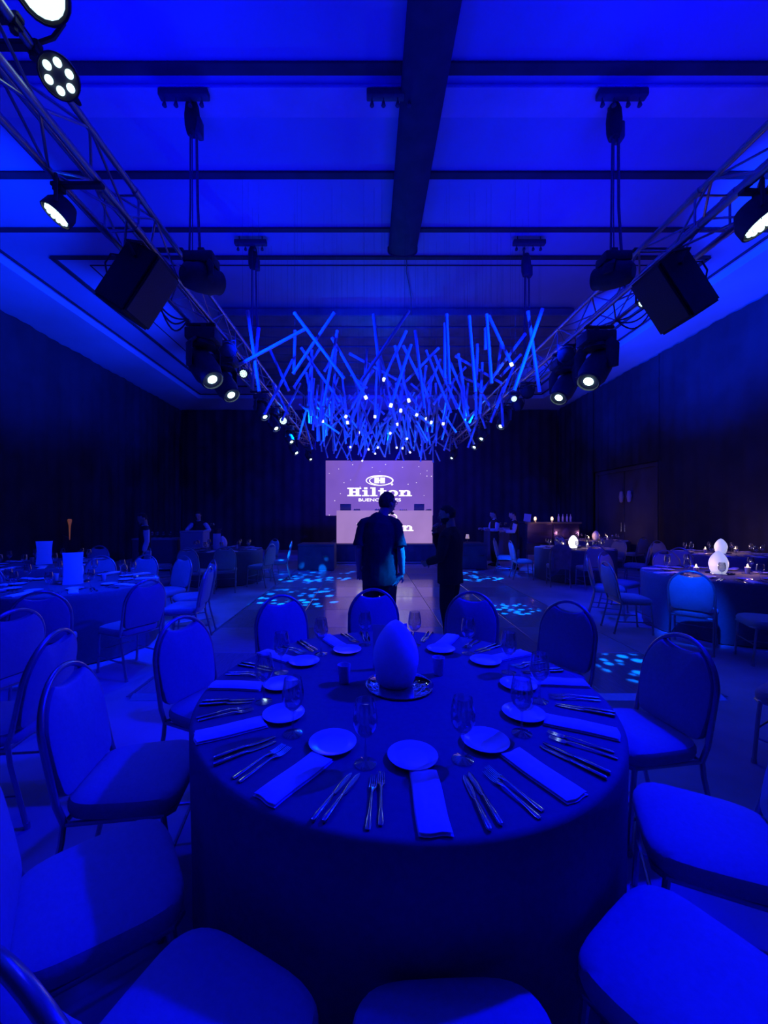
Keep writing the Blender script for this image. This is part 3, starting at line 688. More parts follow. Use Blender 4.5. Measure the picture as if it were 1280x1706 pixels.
# ------------------------------------------------------------------ ceiling lamp bars and chain hoists
def lamp_bar(x, y, label):
    t = thing('ceiling_lamp_bar', label, 'ceiling light', (x, y, HC), 0, 'ceiling lamp bars')
    obj('bar', MB().rbox((0, 0, -.11), (.56, .09, .08), .012, 2).mesh('bar', M['rig']), t)
    for s_ in (-1, 1): obj('drop_rod', MB().path([(s_ * .2, 0, 0), (s_ * .2, 0, -.08)], .01, 6).mesh('rod', M['rig']), t)
    sm = MB().path([(0, 0, -.15), (0, 0, -.19)], .006, 6).lathe([(0, -.185), (.014, -.19), (.026, -.235), (.018, -.245), (0, -.24)], 10).mesh('spotlight', M['rig'])
    for a in (-.22, -.09, .07, .2): obj('small_spotlight', sm, t, (a, 0, 0))
lamp_bar(-2.08, 4.50, 'dark lamp bar with four small spots above the left truss')
lamp_bar(.26, 4.50, 'dark lamp bar half hidden behind the ceiling duct')
lamp_bar(2.86, 4.50, 'dark lamp bar with four small spots above the right truss')
lamp_bar(-2.05, 6.95, 'farther dark lamp bar on the left near the dark raft')
lamp_bar(2.80, 6.95, 'farther dark lamp bar on the right near the dark raft')
def hoist(x, y, zb, dark, label):
    t = thing('chain_hoist', label, 'hoist', (x, y, HC), 0, 'chain hoists')
    top = -.10
    obj('hook', MB().path([(0, .1, 0), (0, .1, -.16), (0, .06, -.22), (0, 0, -.2), (0, 0, zb - HC + .20)], .016, 8).mesh('hook', M['rig']), t)
    obj('motor_body', MB().lathe([(0, .24), (.05, .24), (.075, .17), (.085, .06), (.08, -.06), (.06, -.14), (0, -.15)], 16, c=(0, 0, zb - HC)).mesh('motor', M['rig'] if dark else M['speaker']), t)
    obj('chain_bag', MB().rbox((.075, .02, zb - HC - .06), (.07, .12, .2), .02, 2).mesh('bag', M['rig']), t)
    zt = ZT - HC
    for q, (dx, r) in enumerate(((-.02, .012), (.05, .016), (.0, .006))):
        obj('chain', MB().path([(dx, 0, zb - HC - .12), (dx * 1.2, .01, (zb - HC + zt) / 2), (dx * 2.2, 0, zt)], r, 6).mesh('chain', M['rope']), t)
    obj('shackle', MB().path([(-.1, 0, zt - .02), (-.05, 0, zt + .06), (.05, 0, zt + .08), (.12, 0, zt - .02)], .012, 6).mesh('shackle', M['chrome']), t)
hoist(XTL, 4.62, 6.10, False, 'hoist and cables dropping to the left truss behind the loudspeaker')
hoist(XTR, 4.62, 6.05, False, 'hoist and cables dropping to the right truss behind the loudspeaker')
hoist(XTL, 7.05, 6.05, False, 'farther hoist on the left with two cables beside the tubes')
hoist(XTR - .02, 7.15, 5.98, True, 'farther hoist on the right with a black motor body')
for x, lb in ((XTL, 'left'), (XTR, 'right')):
    hoist(x, 12.6, 6.0, True, 'last hoist holding the %s truss near the screen' % lb)
    hoist(x, -.8, 6.05, True, 'hoist holding the %s truss behind the camera' % lb)
def cable_swag(pts, label):
    t = obj('rig_cable', MB().path(pts, .009, 6).mesh('cable', M['rope'])); tag(t, label, 'cable', 'truss cables')
def swag(x, y0, y1, dz, label, z=ZB - .02):
    cable_swag([(x, y0 + (y1 - y0) * i / 12, z - dz * math.sin(PI * i / 12)) for i in range(13)], label)
for i in range(3):
    swag(XTL - .13 + .012 * i, 3.75 + .1 * i, 4.75, .16 + .07 * i, ['innermost', 'middle', 'lowest'][i] + ' of three cables drooping under the left truss')
    swag(XTR + .13 + .012 * i, 3.85 + .1 * i, 4.8, .10 + .07 * i, ['innermost', 'middle', 'lowest'][i] + ' of three cables drooping under the right truss')
for i, (y0, y1, d) in enumerate(((5.0, 5.6, .1), (5.9, 7.2, .14), (7.7, 8.4, .12), (8.7, 10.0, .14))):
    nm = ['first', 'second', 'third', 'fourth'][i]
    swag(XTL + .10, y0, y1, d, nm + ' short cable swag along the left truss lamps')
    swag(XTR - .10, y0, y1, d, nm + ' short cable swag along the right truss lamps')
cable_swag([(.72, 7.5, HC - .02), (.75, 7.9, HC - .03), (.86, 8.4, HC - .03), (.94, 8.8, HC - .05), (1.0, 9.3, HC - .2)], 'thin loose wire trailing along the ceiling behind the duct')

# ================================================================== HANGING TUBES
segs = []                                           # (p0, p1) placed so far
def seg_dist(a, b, c, d):
    u = b - a; v = d - c; w0 = a - c; A = u.dot(u); B = u.dot(v); C = v.dot(v); D = u.dot(w0); E = v.dot(w0); den = A * C - B * B
    s = max(0, min(1, (B * E - C * D) / den)) if den > 1e-9 else 0
    t_ = max(0, min(1, (B * s + E) / C)); s = max(0, min(1, (B * t_ - D) / A))
    return ((a + u * s) - (c + v * t_)).length
wires = []
def wire_of(p):
    return p, Vector((p.x, p.y, HC - .01 if p.y < 9.25 else HC - .15))
def hooks(p0, p1): return [wire_of(p0.lerp(p1, .04)), wire_of(p0.lerp(p1, .96))]
def clear(p0, p1):
    if min(p0.x, p1.x) < -1.84 or max(p0.x, p1.x) > 2.64 or max(p0.z, p1.z) > 5.2: return False
    if any(seg_dist(p0, p1, a, b) < .067 for a, b in segs) or any(seg_dist(p0, p1, a, b) < .031 for a, b in wires): return False
    for w0, w1 in hooks(p0, p1):
        if any(seg_dist(w0, w1, a, b) < .031 for a, b in segs): return False
    return True
def keep(p0, p1): segs.append((p0, p1)); wires.extend(hooks(p0, p1))
LIST = """413 520 432 651|431 549 420 646|507 549 400 607|492 523 573 630|556 523 489 622|487 601 446 680|492 553 490 622|451 585 481 650|562 553 539 676|562 581 541 618
503 581 566 669|533 581 490 645|520 585 515 651|623 526 637 658|680 520 603 634|634 591 649 644|584 590 660 632|612 583 607 642|586 626 611 646|491 647 549 695|519 653 497 732
566 652 576 688|559 646 587 676|470 635 441 690|692 553 707 680|673 578 715 662|730 581 672 640|744 526 749 640|741 541 741 630|725 594 762 680|782 529 792 652|811 526 819 638
809 549 809 581|796 575 794 632|760 594 835 638|835 575 829 622|775 613 723 673|874 558 802 654|903 517 857 650|880 521 899 652|867 592 835 626|855 614 827 680|839 658 856 667
770 650 765 680|795 643 818 680|710 611 707 642|721 627 697 660|773 629 810 646|796 642 816 676|805 661 782 704|790 659 809 713|818 678 833 704|839 646 818 703|836 663 838 710
752 656 784 718|678 691 702 763|721 736 722 770|726 751 733 768|674 736 660 766|668 749 673 767|756 732 761 746|704 740 728 721|706 753 745 718|728 736 750 751|752 729 749 749
470 700 500 640|480 690 486 745|505 690 520 748|530 700 536 752|548 690 560 750|556 720 580 765|575 700 556 755|590 715 602 760|540 740 546 762|580 745 586 768|612 700 640 760
630 690 600 750|650 680 640 740|655 700 690 750|700 690 690 750|715 690 700 760|735 700 716 756|760 690 740 750|774 700 790 740|800 690 780 745|815 690 800 735|600 650 640 690
700 640 640 700|660 640 668 700|690 655 655 720|560 660 600 720|520 660 560 700|720 660 760 720|640 650 628 710|745 650 738 700|780 640 775 700|455 640 480 690""".replace('\n', '|').split('|')
tubes = []
for q in LIST:
    a, b, c, d_ = [float(v) for v in q.split()]
    if b > d_: a, b, c, d_ = c, d_, a, b
    ln = math.hypot(c - a, d_ - b)
    dep = min(13.2, max(5.6, 790 / ln), 1960 / (858 - b)); dep = max(dep, 1130 / (858 - d_) if d_ < 800 else 5)
    for k_ in range(160):
        y = max(5.3, dep + (k_ + 1) // 2 * .03 * (1 if k_ % 2 else -1))
        y2 = y + R.uniform(-.2, .2)
        p0, p1 = P(a, b, y), P(c, d_, y2)
        if clear(p0, p1): break
    else: continue
    keep(p0, p1); tubes.append((p0, p1, None))
LIT = [(640, 631), (609, 661), (652, 674), (681, 666), (668, 683), (695, 690), (710, 697), (719, 703), (739, 705), (577, 693), (579, 703), (538, 701), (625, 693), (598, 720), (662, 706), (651, 721), (678, 730), (584, 744), (614, 748), (630, 745), (625, 755), (661, 745), (671, 746), (683, 753), (604, 767), (852, 606)]
for (a, b) in LIT:
    y = max(6.8, min(13.2, 1.92 * F / (858 - b) + R.uniform(-.3, .3)))
    for k_ in range(200):
        yy = y + R.uniform(-.5, .5); tip = P(a, b, yy)
        ang = R.uniform(-.6, .6); L = R.uniform(.8, 1.1)
        up = Vector((math.sin(ang), R.uniform(-.3, .3), math.cos(ang))).normalized()
        p0 = tip + up * L
        if p0.z < 4.75 and clear(p0, tip): break
    else: continue
    keep(p0, tip); tubes.append((p0, tip, 'lit'))
cnt = 0
while cnt < 95:
    y = R.uniform(7.2, 13.3); x = R.uniform(-1.55, 2.25); L = R.uniform(.8, 1.25); th = R.choice([R.gauss(0, .3), R.gauss(0, .3), R.uniform(-1.0, 1.0)]); az = R.uniform(-.5, .5)
    dv = Vector((math.sin(th) * math.cos(az), math.sin(th) * math.sin(az), math.cos(th))) * L / 2; c = Vector((x, y, R.uniform(3.75, 4.25)))
    p0, p1 = c + dv, c - dv
    if p1.z < 3.28 or p0.z > 4.75 or not clear(p0, p1): continue
    keep(p0, p1); tubes.append((p0, p1, None)); cnt += 1
ORD = ['first', 'second', 'third', 'fourth', 'fifth', 'sixth', 'seventh', 'eighth', 'ninth', 'tenth', 'eleventh', 'twelfth', '13th', '14th', '15th', '16th', '17th', '18th', '19th', '20th', '21st', '22nd', '23rd', '24th', '25th', '26th', '27th', '28th', '29th', '30th', '31st', '32nd', '33rd', '34th', '35th', '36th', '37th', '38th', '39th', '40th', '41st', '42nd', '43rd', '44th', '45th', '46th', '47th', '48th', '49th', '50th']
rows = {}
for t_ in tubes: rows.setdefault(max(5, int((t_[0].y + t_[1].y) / 2)), []).append(t_)
tipm = MB().lathe([(0, -.075), (.014, -.06), (.026, -.01), (.027, .02), (.026, .04), (0, .045)], 10).mesh('lamp_tip', M['tip'])
capm = MB().lathe([(0, -.022), (.026, -.022), (.028, .012), (0, .014)], 10).mesh('end_cap', M['cap'])
for ri, key in enumerate(sorted(rows)):
    row = sorted(rows[key], key=lambda q: (q[0].x + q[1].x))
    for i, (p0, p1, lit) in enumerate(row):
        d = p1 - p0; L = d.length; mid = (p0 + p1) / 2
        lean = math.degrees(math.atan2(math.hypot(d.x, d.y), abs(d.z)))
        how = 'upright' if lean < 14 else ('leaning right' if d.x < 0 else 'leaning left') if lean < 48 else 'nearly level'
        lb = '%s%s tube, %s from left in the %s hanging row' % ('lit tipped ' if lit else '', how, ORD[i], ORD[ri])
        q = d.to_track_quat('Z', 'Y')
        o = bpy.data.objects.new('hanging_tube', MB().path([(0, 0, -L / 2), (0, 0, L / 2)], .025, 10).mesh('tube', M['tube'])); COL.objects.link(o)
        o.location = mid; tag(o, lb, 'tube', 'tubes hung between the trusses')
        o.rotation_mode = 'QUATERNION'; o.rotation_quaternion = q
        obj('end_cap', capm, o, (0, 0, -L / 2))
        obj('lamp_tip' if lit else 'end_cap', tipm if lit else capm, o, (0, 0, L / 2))
        qi = q.to_matrix().transposed()
        for s_, pp in ((-.46, p0), (.46, p1)):
            a = Vector((0, 0, s_ * L)); wp = mid + q.to_matrix() @ a
            zt = HC - .01 if wp.y < 9.25 else HC - .15
            obj('wire', MB().path([a, a + qi @ Vector((0, 0, zt - wp.z))], .0009, 4).mesh('wire', M['rope'], False), o)

# ================================================================== BANQUET CHAIRS
def tilt_y(z): return -.20 - (z - .44) * .20
def arch(hw, z0, zs, ztop, notch=0.0, n=22):
    out = []; r = .045
    for i in range(5):
        a = math.radians(270 + 90 * i / 4); out.append((hw * .93 - r + r * math.cos(a), z0 + r + r * math.sin(a)))
    out.append((hw * .985, z0 + (zs - z0) * .55)); out.append((hw, zs))
    for i in range(1, n):
        a = 180 * i / n
        x, z = hw * math.cos(math.radians(a)), zs + (ztop - zs) * math.sin(math.radians(a))
        if notch: z -= notch * max(0, math.cos(math.radians(min(90, abs(a - 90) / 31 * 90)))) ** .75
        out.append((x, z))
    out.append((-hw, zs)); out.append((-hw * .985, z0 + (zs - z0) * .55))
    for i in range(5):
        a = math.radians(180 + 90 * i / 4); out.append((-hw * .93 + r + r * math.cos(a), z0 + r + r * math.sin(a)))
    return out
def superel(hx, hy, n=4, k=36, yoff=0):
    out = []
    for i in range(k):
        a = 2 * PI * i / k; c, s = math.cos(a), math.sin(a)
        out.append((hx * math.copysign(abs(c) ** (2 / n), c), yoff + hy * math.copysign(abs(s) ** (2 / n), s)))
    return out
seat_m = MB().pad(superel(.215, .215, 4.2), [(.92, .400), (.97, .405), (1.0, .425), (1.0, .445), (.965, .462), (.85, .472), (.5, .479)], lambda a, b, h: (a * (1.0 + .06 * b / .2), b, h - (.012 * max(0, b - .12) / .09))).mesh('seat', M['fabric'])
back_m = MB().pad(arch(.198, .47, .68, .911, .060), [(.93, -.026), (.985, -.020), (1, -.008), (1, .008), (.985, .020), (.93, .026)], lambda a, z, h: (a, tilt_y(z) + h, z), (0, .68)).mesh('backrest', M['fabric'])
frame_pts = [(-.200, tilt_y(.40) + .01, .40)] + [(-.205, tilt_y(z), z) for z in (.47, .56, .68)] + \
            [(.207 * math.cos(math.radians(a)), tilt_y(.68 + .24 * math.sin(math.radians(a))), .68 + .24 * math.sin(math.radians(a))) for a in range(172, 7, -8)] + \
            [(.205, tilt_y(z), z) for z in (.68, .56, .47)] + [(.200, tilt_y(.40) + .01, .40)]
bframe_m = MB().path(frame_pts, .0125, 10).mesh('back_frame', M['chair_tube'])
sframe_m = MB().path([(-.195, -.185, .392), (-.195, .17, .392), (-.17, .195, .392), (.17, .195, .392), (.195, .17, .392), (.195, -.185, .392)], .011, 8, closed=True).mesh('seat_frame', M['chair_tube'])
fleg_m = MB().path([(0, 0, .392), (0, .01, .30), (0, .03, .012)], .0115, 8).lathe([(0, 0), (.015, 0), (.014, .03), (0, .03)], 8, c=(0, .03, 0)).mesh('leg', M['chair_tube'])
rleg_m = MB().path([(0, 0, .41), (0, -.01, .32), (0, -.085, .012)], .0115, 8).lathe([(0, 0), (.015, 0), (.014, .03), (0, .03)], 8, c=(0, -.087, 0)).mesh('leg', M['chair_tube'])
strx_m = MB().path([(-.193, 0, 0), (.193, 0, 0)], .007, 6).mesh('stretcher', M['chair_tube'])
stry_m = MB().path([(0, -.225, 0), (0, .195, .0)], .007, 6).mesh('stretcher', M['chair_tube'])
def make_chair():
    t = thing('banquet_chair', '-', 'chair', (0, 0, 0), 0)
    obj('seat', seat_m, t); obj('backrest', back_m, t); obj('back_frame', bframe_m, t, (0, 0, 0)); obj('seat_frame', sframe_m, t)
    for x in (-.195, .195): obj('leg', fleg_m, t, (x, .165, 0)); obj('leg', rleg_m, t, (x, -.185, 0))
    obj('stretcher', strx_m, t, (0, .183, .22)); obj('stretcher', stry_m, t, (-.195, 0, .16)); obj('stretcher', stry_m, t, (.195, 0, .16))
    return t
chair0 = make_chair(); first_chair = [True]
def chair(x, y, face, label, group):
    """face: world angle (deg) the sitter would look along"""
    rz = math.radians(face - 90)
    if first_chair[0]:
        first_chair[0] = False; c = chair0; c.location = (x, y, 0); c.rotation_euler = (0, 0, rz); c['label'] = label; c['group'] = group
        return c
    return dup(chair0, (x, y, 0), rz, label, group)
def around(c, r, ang, label, group, turn=0):
    a = math.radians(ang); return chair(c[0] + r * math.cos(a), c[1] + r * math.sin(a), ang + 180 + turn, label, group)

# ================================================================== TABLES AND SETTINGS
def cloth_mesh(r, h, seed):
    rr = random.Random(seed); n = 120; V = []; Fc = []
    prof = [(0, h), (r * .5, h), (r - .02, h), (r - .006, h - .004), (r, h - .016), (r, h - .08), (r - .005, h * .6), (r - .01, h * .3), (r - .012, .012)]
    ph = rr.uniform(0, 6)
    rows = []
    for i, (q, z) in enumerate(prof):
        if q == 0: rows.append([0]); V.append((0, 0, z)); continue
        amp = max(0, (h - .05 - z) / h) * .016; st = len(V)
        for j in range(n):
            a = 2 * PI * j / n; rad = q + amp * (math.sin(11 * a + ph) + .7 * math.sin(17 * a + 2 * ph) - .6)
            V.append((rad * math.cos(a), rad * math.sin(a), z))
        rows.append(list(range(st, st + n)))
    for a, b in zip(rows, rows[1:]):
        for j in range(n):
            k_ = (j + 1) % n
            Fc.append((a[0], b[j], b[k_]) if len(a) == 1 else (a[j], b[j], b[k_], a[k_]))
    return MB().add(V, Fc).mesh('tablecloth', M['cloth'], True, angle=60)
cl_m = cloth_mesh(.90, .75, 4)
top_m = MB().lathe([(0, .715), (.885, .715), (.885, .744), (0, .744)], 40).mesh('tabletop', M['dark_wood'], True)
leg_tm = MB().path([(0, 0, .72), (0, 0, .0)], .02, 8).mesh('leg', M['rig'])
def table(c, label):
    t = thing('round_table', label, 'table', (c[0], c[1], 0), 0, 'round banquet tables')
    obj('tablecloth', cl_m, t); obj('tabletop', top_m, t)
    for a in range(4): obj('leg', leg_tm, t, (.5 * math.cos(a * PI / 2), .5 * math.sin(a * PI / 2), 0))
    return t
plate_m = MB().lathe([(0, .004), (.046, .004), (.05, .001), (.056, .004), (.082, .014), (.083, .0165), (.079, .0165), (.056, .0075), (.05, .0065), (0, .0065)], 32).mesh('side_plate', M['china'])
GP = [(0, .001), (.034, .001), (.036, .003), (.022, .007), (.0065, .012), (.0042, .025), (.004, .075), (.006, .086), (.019, .095), (.032, .110), (.0395, .131), (.040, .150), (.036, .180), (.031, .206), (.0298, .206), (.0345, .180), (.0385, .150), (.038, .131), (.031, .112), (.018, .098), (0, .094)]
glass_m = MB().lathe(GP, 24).mesh('wine_glass', M['glass'])
GP2 = [(r * 1.15, z * .86) for r, z in GP]
goblet_m = MB().lathe(GP2, 24).mesh('water_glass', M['glass'])
def napkin_mesh(seed, L=.25, W=.088):
    rr = random.Random(seed); mb = MB(); nx, ny = 6, 12
    for lay in range(2):
        z0 = .002 + lay * .0065; V = []; Fc = []
        w_ = W - .004 * lay; l_ = L - .006 * lay
        for s_ in (0, 1):
            for i in range(ny + 1):
                for j in range(nx + 1):
                    u_ = j / nx - .5; v_ = i / ny - .5
                    e = (1 - abs(2 * u_) ** 6) * (1 - abs(2 * v_) ** 14)
                    z = z0 + (s_ * (.0062 + .0035 * lay) * (.25 + .75 * e)) + .0012 * math.sin(9 * v_ + seed) * s_ * e
                    V.append((u_ * w_ + .002 * math.sin(6 * v_ + seed * 2), v_ * l_ + .003 * math.sin(7 * u_ + seed), z))
        m_ = (nx + 1) * (ny + 1)
        for s_ in (0, 1):
            for i in range(ny):
                for j in range(nx):
                    a = s_ * m_ + i * (nx + 1) + j; q = (a, a + 1, a + nx + 2, a + nx + 1); Fc.append(q if s_ else q[::-1])
        edge = [j for j in range(nx + 1)] + [i * (nx + 1) + nx for i in range(1, ny + 1)] + [ny * (nx + 1) + j for j in range(nx - 1, -1, -1)] + [i * (nx + 1) for i in range(ny - 1, 0, -1)]
        for a, b in zip(edge, edge[1:] + edge[:1]): Fc.append((a, b, b + m_, a + m_))
        mb.add(V, Fc)
    return mb.mesh('napkin', M['linen'], True, angle=50)
nap_m = [napkin_mesh(i) for i in range(4)]
# cutlery lies along local Y, handle end at -Y (towards the sitter)
kh_m = MB().path([(0, -.105, .006), (0, -.10, .0065), (0, -.05, .0065), (0, .0, .006), (0, .008, .005)], [(.006, .004), (.0085, .0055), (.0075, .005), (.006, .0045), (.004, .003)], 10, flat=(1, 0, 0)).mesh('handle', M['chrome'])
kb_m = MB().path([(0, .006, .005), (0, .02, .004), (.001, .06, .0035), (.001, .095, .0032), (.003, .112, .003)], [(.005, .002), (.0085, .0012), (.0095, .001), (.008, .001), (.002, .0008)], 8, flat=(1, 0, 0)).mesh('blade', M['chrome'])
fh_m = MB().path([(0, -.105, .004), (0, -.095, .0045), (0, -.04, .006), (0, .02, .010), (0, .035, .009), (0, .05, .006)], [(.007, .002), (.009, .0022), (.0045, .0022), (.0035, .0022), (.006, .002), (.012, .0015)], 10, flat=(1, 0, 0)).mesh('handle', M['chrome'])
mb = MB()
for i in range(4):
    x = -.0095 + i * .00633
    mb.path([(x, .048, .006), (x, .07, .0035), (x * .95, .105, .007)], [(.0024, .0013), (.0021, .0012), (.001, .0008)], 6, flat=(1, 0, 0))
ft_m = mb.mesh('tines', M['chrome'])
knife_one = MB(); 
def joined(a, b, name):
    V = [v.co.copy() for v in a.vertices] + [v.co.copy() for v in b.vertices]; n0 = len(a.vertices)
    Fc = [tuple(p.vertices) for p in a.polygons] + [tuple(i + n0 for i in p.vertices) for p in b.polygons]
    return MB().add(V, Fc).mesh(name, M['chrome'])
knife1_m = joined(kh_m, kb_m, 'knife'); fork1_m = joined(fh_m, ft_m, 'fork')
def put(c, r_u, r_v, ang, z=.7505):
    """a point at offset u (to the sitter's right) and radius v of the setting at angle ang"""
    a = math.radians(ang); v = Vector((math.cos(a), math.sin(a), 0)); u_ = Vector((-math.sin(a), math.cos(a), 0))
    p = Vector((c[0], c[1], z)) + v * r_v + u_ * r_u; return p
def settings(c, n, a0, tname, detail=2, rnd=0, skip=()):
    rr = random.Random(rnd); st = 360 / n
    for i in range(n):
        ang = a0 + i * st
        if i in skip: continue
        hour = ((90 - ang) / 30) % 12
        NUM = ['twelve', 'one', 'two', 'three', 'four', 'five', 'six', 'seven', 'eight', 'nine', 'ten', 'eleven', 'twelve']
        f_ = hour - int(hour); base = NUM[int(hour)]; nxt = NUM[int(hour) + 1]
        at = ('at %s o\'clock' % (base if f_ < .13 else nxt) if f_ < .13 or f_ > .87 else 'just past %s o\'clock' % base if f_ < .37 else 'between %s and %s o\'clock' % (base, nxt) if f_ < .63 else 'just before %s o\'clock' % nxt) + ' on the ' + tname
        zr = math.radians(ang - 90)
        j = lambda s_: rr.uniform(-s_, s_)
        o = obj('side_plate', plate_m, None, put(c, j(.012), .56 + j(.02), ang), zr); tag(o, 'white side plate ' + at, 'plate', 'side plates on the ' + tname)
        p = put(c, .01 + j(.015), .757 + j(.008), ang); o = obj('napkin', nap_m[i % 4], None, p, math.radians(ang - 90) + j(.10)); tag(o, 'folded white napkin ' + at, 'napkin', 'napkins on the ' + tname)
        o = obj('wine_glass', glass_m, None, put(c, .16 + j(.012), .578 + j(.015), ang), j(3)); tag(o, 'stemmed wine glass ' + at, 'glass', 'wine glasses on the ' + tname)
        if detail < 1: continue
        for kind, us in (('knife', (.152, .182)), ('fork', (-.112, -.143))):
            for q, u_ in enumerate(us):
                nm = ('outer ' if q else 'inner ') + kind
                p = put(c, u_ + j(.005), .752 + j(.012), ang)
                rot = math.radians(ang + 90) + math.atan2(u_, .76) * .55 + j(.04)
                if detail == 2:
                    t = thing(kind, 'polished %s %s' % (nm, at), kind, p, rot, 'cutlery on the ' + tname)
                    obj('handle', kh_m if kind == 'knife' else fh_m, t); obj('blade' if kind == 'knife' else 'tines', kb_m if kind == 'knife' else ft_m, t)
                else:
                    o = obj(kind, knife1_m if kind == 'knife' else fork1_m, None, p, rot); tag(o, 'polished %s %s' % (nm, at), kind, 'cutlery on the ' + tname)
EGG = []
for i in range(25):
    t_ = i / 24; z = .302 * t_
    r = .107 * (math.sin(PI * min(1, (t_ ** .78))) ** .62) if 0 < t_ < 1 else 0
    EGG.append((r, z))
EGG[0] = (0, .004); EGG = [(0, .002), (.070, .002), (.078, .006), (.087, .028), (.096, .052)] + [e for e in EGG if e[1] > .07]
EGG[-1] = (0, .302)
egg_ms = {k_: MB().lathe(EGG, 36).mesh('egg_shell', M[k_], True, angle=70) for k_ in ('egg_off', 'egg_on', 'egg_hot')}
tray_m = MB().lathe([(0, 0), (.150, 0), (.156, .003), (.156, .006), (.152, .008), (0, .008)], 48).mesh('mirror_plate', M['mirror'])
rim_m = MB().path([(.156 * math.cos(2 * PI * i / 48), .156 * math.sin(2 * PI * i / 48), .006) for i in range(48)], .004, 6, closed=True).mesh('rim', M['chrome'])
cup_m = MB().lathe([(0, .001), (.021, .001), (.023, .004), (.0315, .088), (.0295, .088), (.0215, .008), (0, .007)], 24).mesh('cup', M['frost'])
waxc_m = MB().lathe([(0, .010), (.019, .010), (.022, .040), (0, .040)], 16).mesh('candle', M['wax_cold'])
wax_m = MB().lathe([(0, .010), (.019, .010), (.026, .078), (0, .080)], 16).mesh('candle', M['wax'])
fl_m = MB().lathe([(0, .080), (.009, .090), (.011, .102), (.005, .122), (0, .134)], 10).mesh('flame', M['flame'])
def card_mesh(wd, h, flare=.0):
    V = []; Fc = []; n = 10
    for s_ in (0, 1):
        for i in range(n + 1):
            for k_ in range(7):
                f = k_ / 6; u_ = i / n - .5
                V.append((u_ * wd * (1 - flare * math.sin(PI * f) * .8), s_ * .0025 + .02 * (u_ * 2) ** 2 + .03 * f * (f - .2), h * f))
    m_ = (n + 1) * 7
    for s_ in (0, 1):
        for i in range(n):
            for k_ in range(6):
                a = s_ * m_ + i * 7 + k_; q = (a, a + 7, a + 8, a + 1); Fc.append(q if not s_ else q[::-1])
    ed = list(range(7)) + [i * 7 + 6 for i in range(1, n + 1)] + [n * 7 + k_ for k_ in range(5, -1, -1)] + [i * 7 for i in range(n - 1, 0, -1)]
    for a, b in zip(ed, ed[1:] + ed[:1]): Fc.append((a, b, b + m_, a + m_))
    return MB().add(V, Fc).mesh('card', M['paper'], True)
def centre(c, tname, egg='egg_off', card=None, lit=False, cups=((-.27, .06), (.25, .12)), dz=0, lamp=0):
    t = thing('mirror_tray', 'round mirror tray under the egg on the ' + tname, 'tray', (c[0], c[1], .7505), 0, 'mirror trays')
    obj('mirror_plate', tray_m, t); obj('rim', rim_m, t)
    e = thing('egg_lamp', {'egg_off': 'unlit white egg lamp', 'egg_on': 'softly lit white egg lamp', 'egg_hot': 'brightly lit white egg lamp'}[egg] + ' at the centre of the ' + tname, 'lamp', (c[0] - .018, c[1], .759), 0, 'egg lamps')
    obj('shell', egg_ms[egg], e)
    obj('base_ring', MB().lathe([(0, 0), (.068, 0), (.068, .004), (0, .004)], 28).mesh('base_ring', M['egg_off']), e)
    if card:
        dx, dy, wd, h, fl, rot = card
        o = obj('menu_card', card_mesh(wd, h, fl), None, (c[0] + dx, c[1] + dy, .7515), math.radians(rot)); tag(o, 'white upright card standing by the egg on the ' + tname, 'card', 'upright table cards')
    for q, (dx, dy) in enumerate(cups):
        k_ = thing('candle_cup', ('lit' if lit else 'unlit') + ' frosted candle cup ' + ('left' if dx < 0 else 'right') + ' of the egg on the ' + tname, 'candle holder', (c[0] + dx, c[1] + dy, .7505), 0, 'candle cups')
        obj('cup', cup_m, k_); cn = obj('candle', wax_m if lit else waxc_m, k_)
        if lit:
            obj('flame', fl_m, cn)
            l = bpy.data.lights.new('candle_glow', 'POINT'); l.energy = 1.6; l.color = (1, .5, .28); l.shadow_soft_size = .01
            lo = bpy.data.objects.new('candle_glow', l); COL.objects.link(lo); lo.location = (c[0] + dx, c[1] + dy, .90)
NEAR = (.146, 1.87)
table(NEAR, 'nearest round table under a dark floor length cloth, set for twelve')
settings(NEAR, 12, 270, 'nearest table', 2, 11)
centre(NEAR, 'nearest table', 'egg_off', (-.028, .2, .185, .222, 0, 6), False, ((-.262, .03), (.205, .13)))
g = 'chairs around the nearest table'
def nr(ang, r, lb, turn=0): around(NEAR, r, ang, lb, g, turn)
nr(8, 1.22, 'chair on the right of the nearest table, facing left', 0)
nr(39, 1.38, 'wide seen chair at the far right of the nearest table', -6)
nr(63, 1.25, 'chair with its back to the man in the suit')
nr(94, 1.22, 'chair in front of the man in the short sleeved shirt')
nr(124, 1.20, 'chair at the far left of the nearest table beside the floor patterns')
nr(156, 1.13, 'bright backed chair on the left of the nearest table')
nr(188, 1.14, 'near left chair with its arched back close to the fallen shadow')
nr(216, 1.17, 'chair at the left picture edge facing the nearest table')
nr(244, 1.17, 'chair at the bottom left corner, half cut by the frame')
nr(272, 1.13, 'chair right in front of the camera at the bottom')
nr(304, 1.13, 'chair at the bottom right with its seat fully in view')
nr(335, 1.15, 'chair at the right whose seat touches the table skirt')

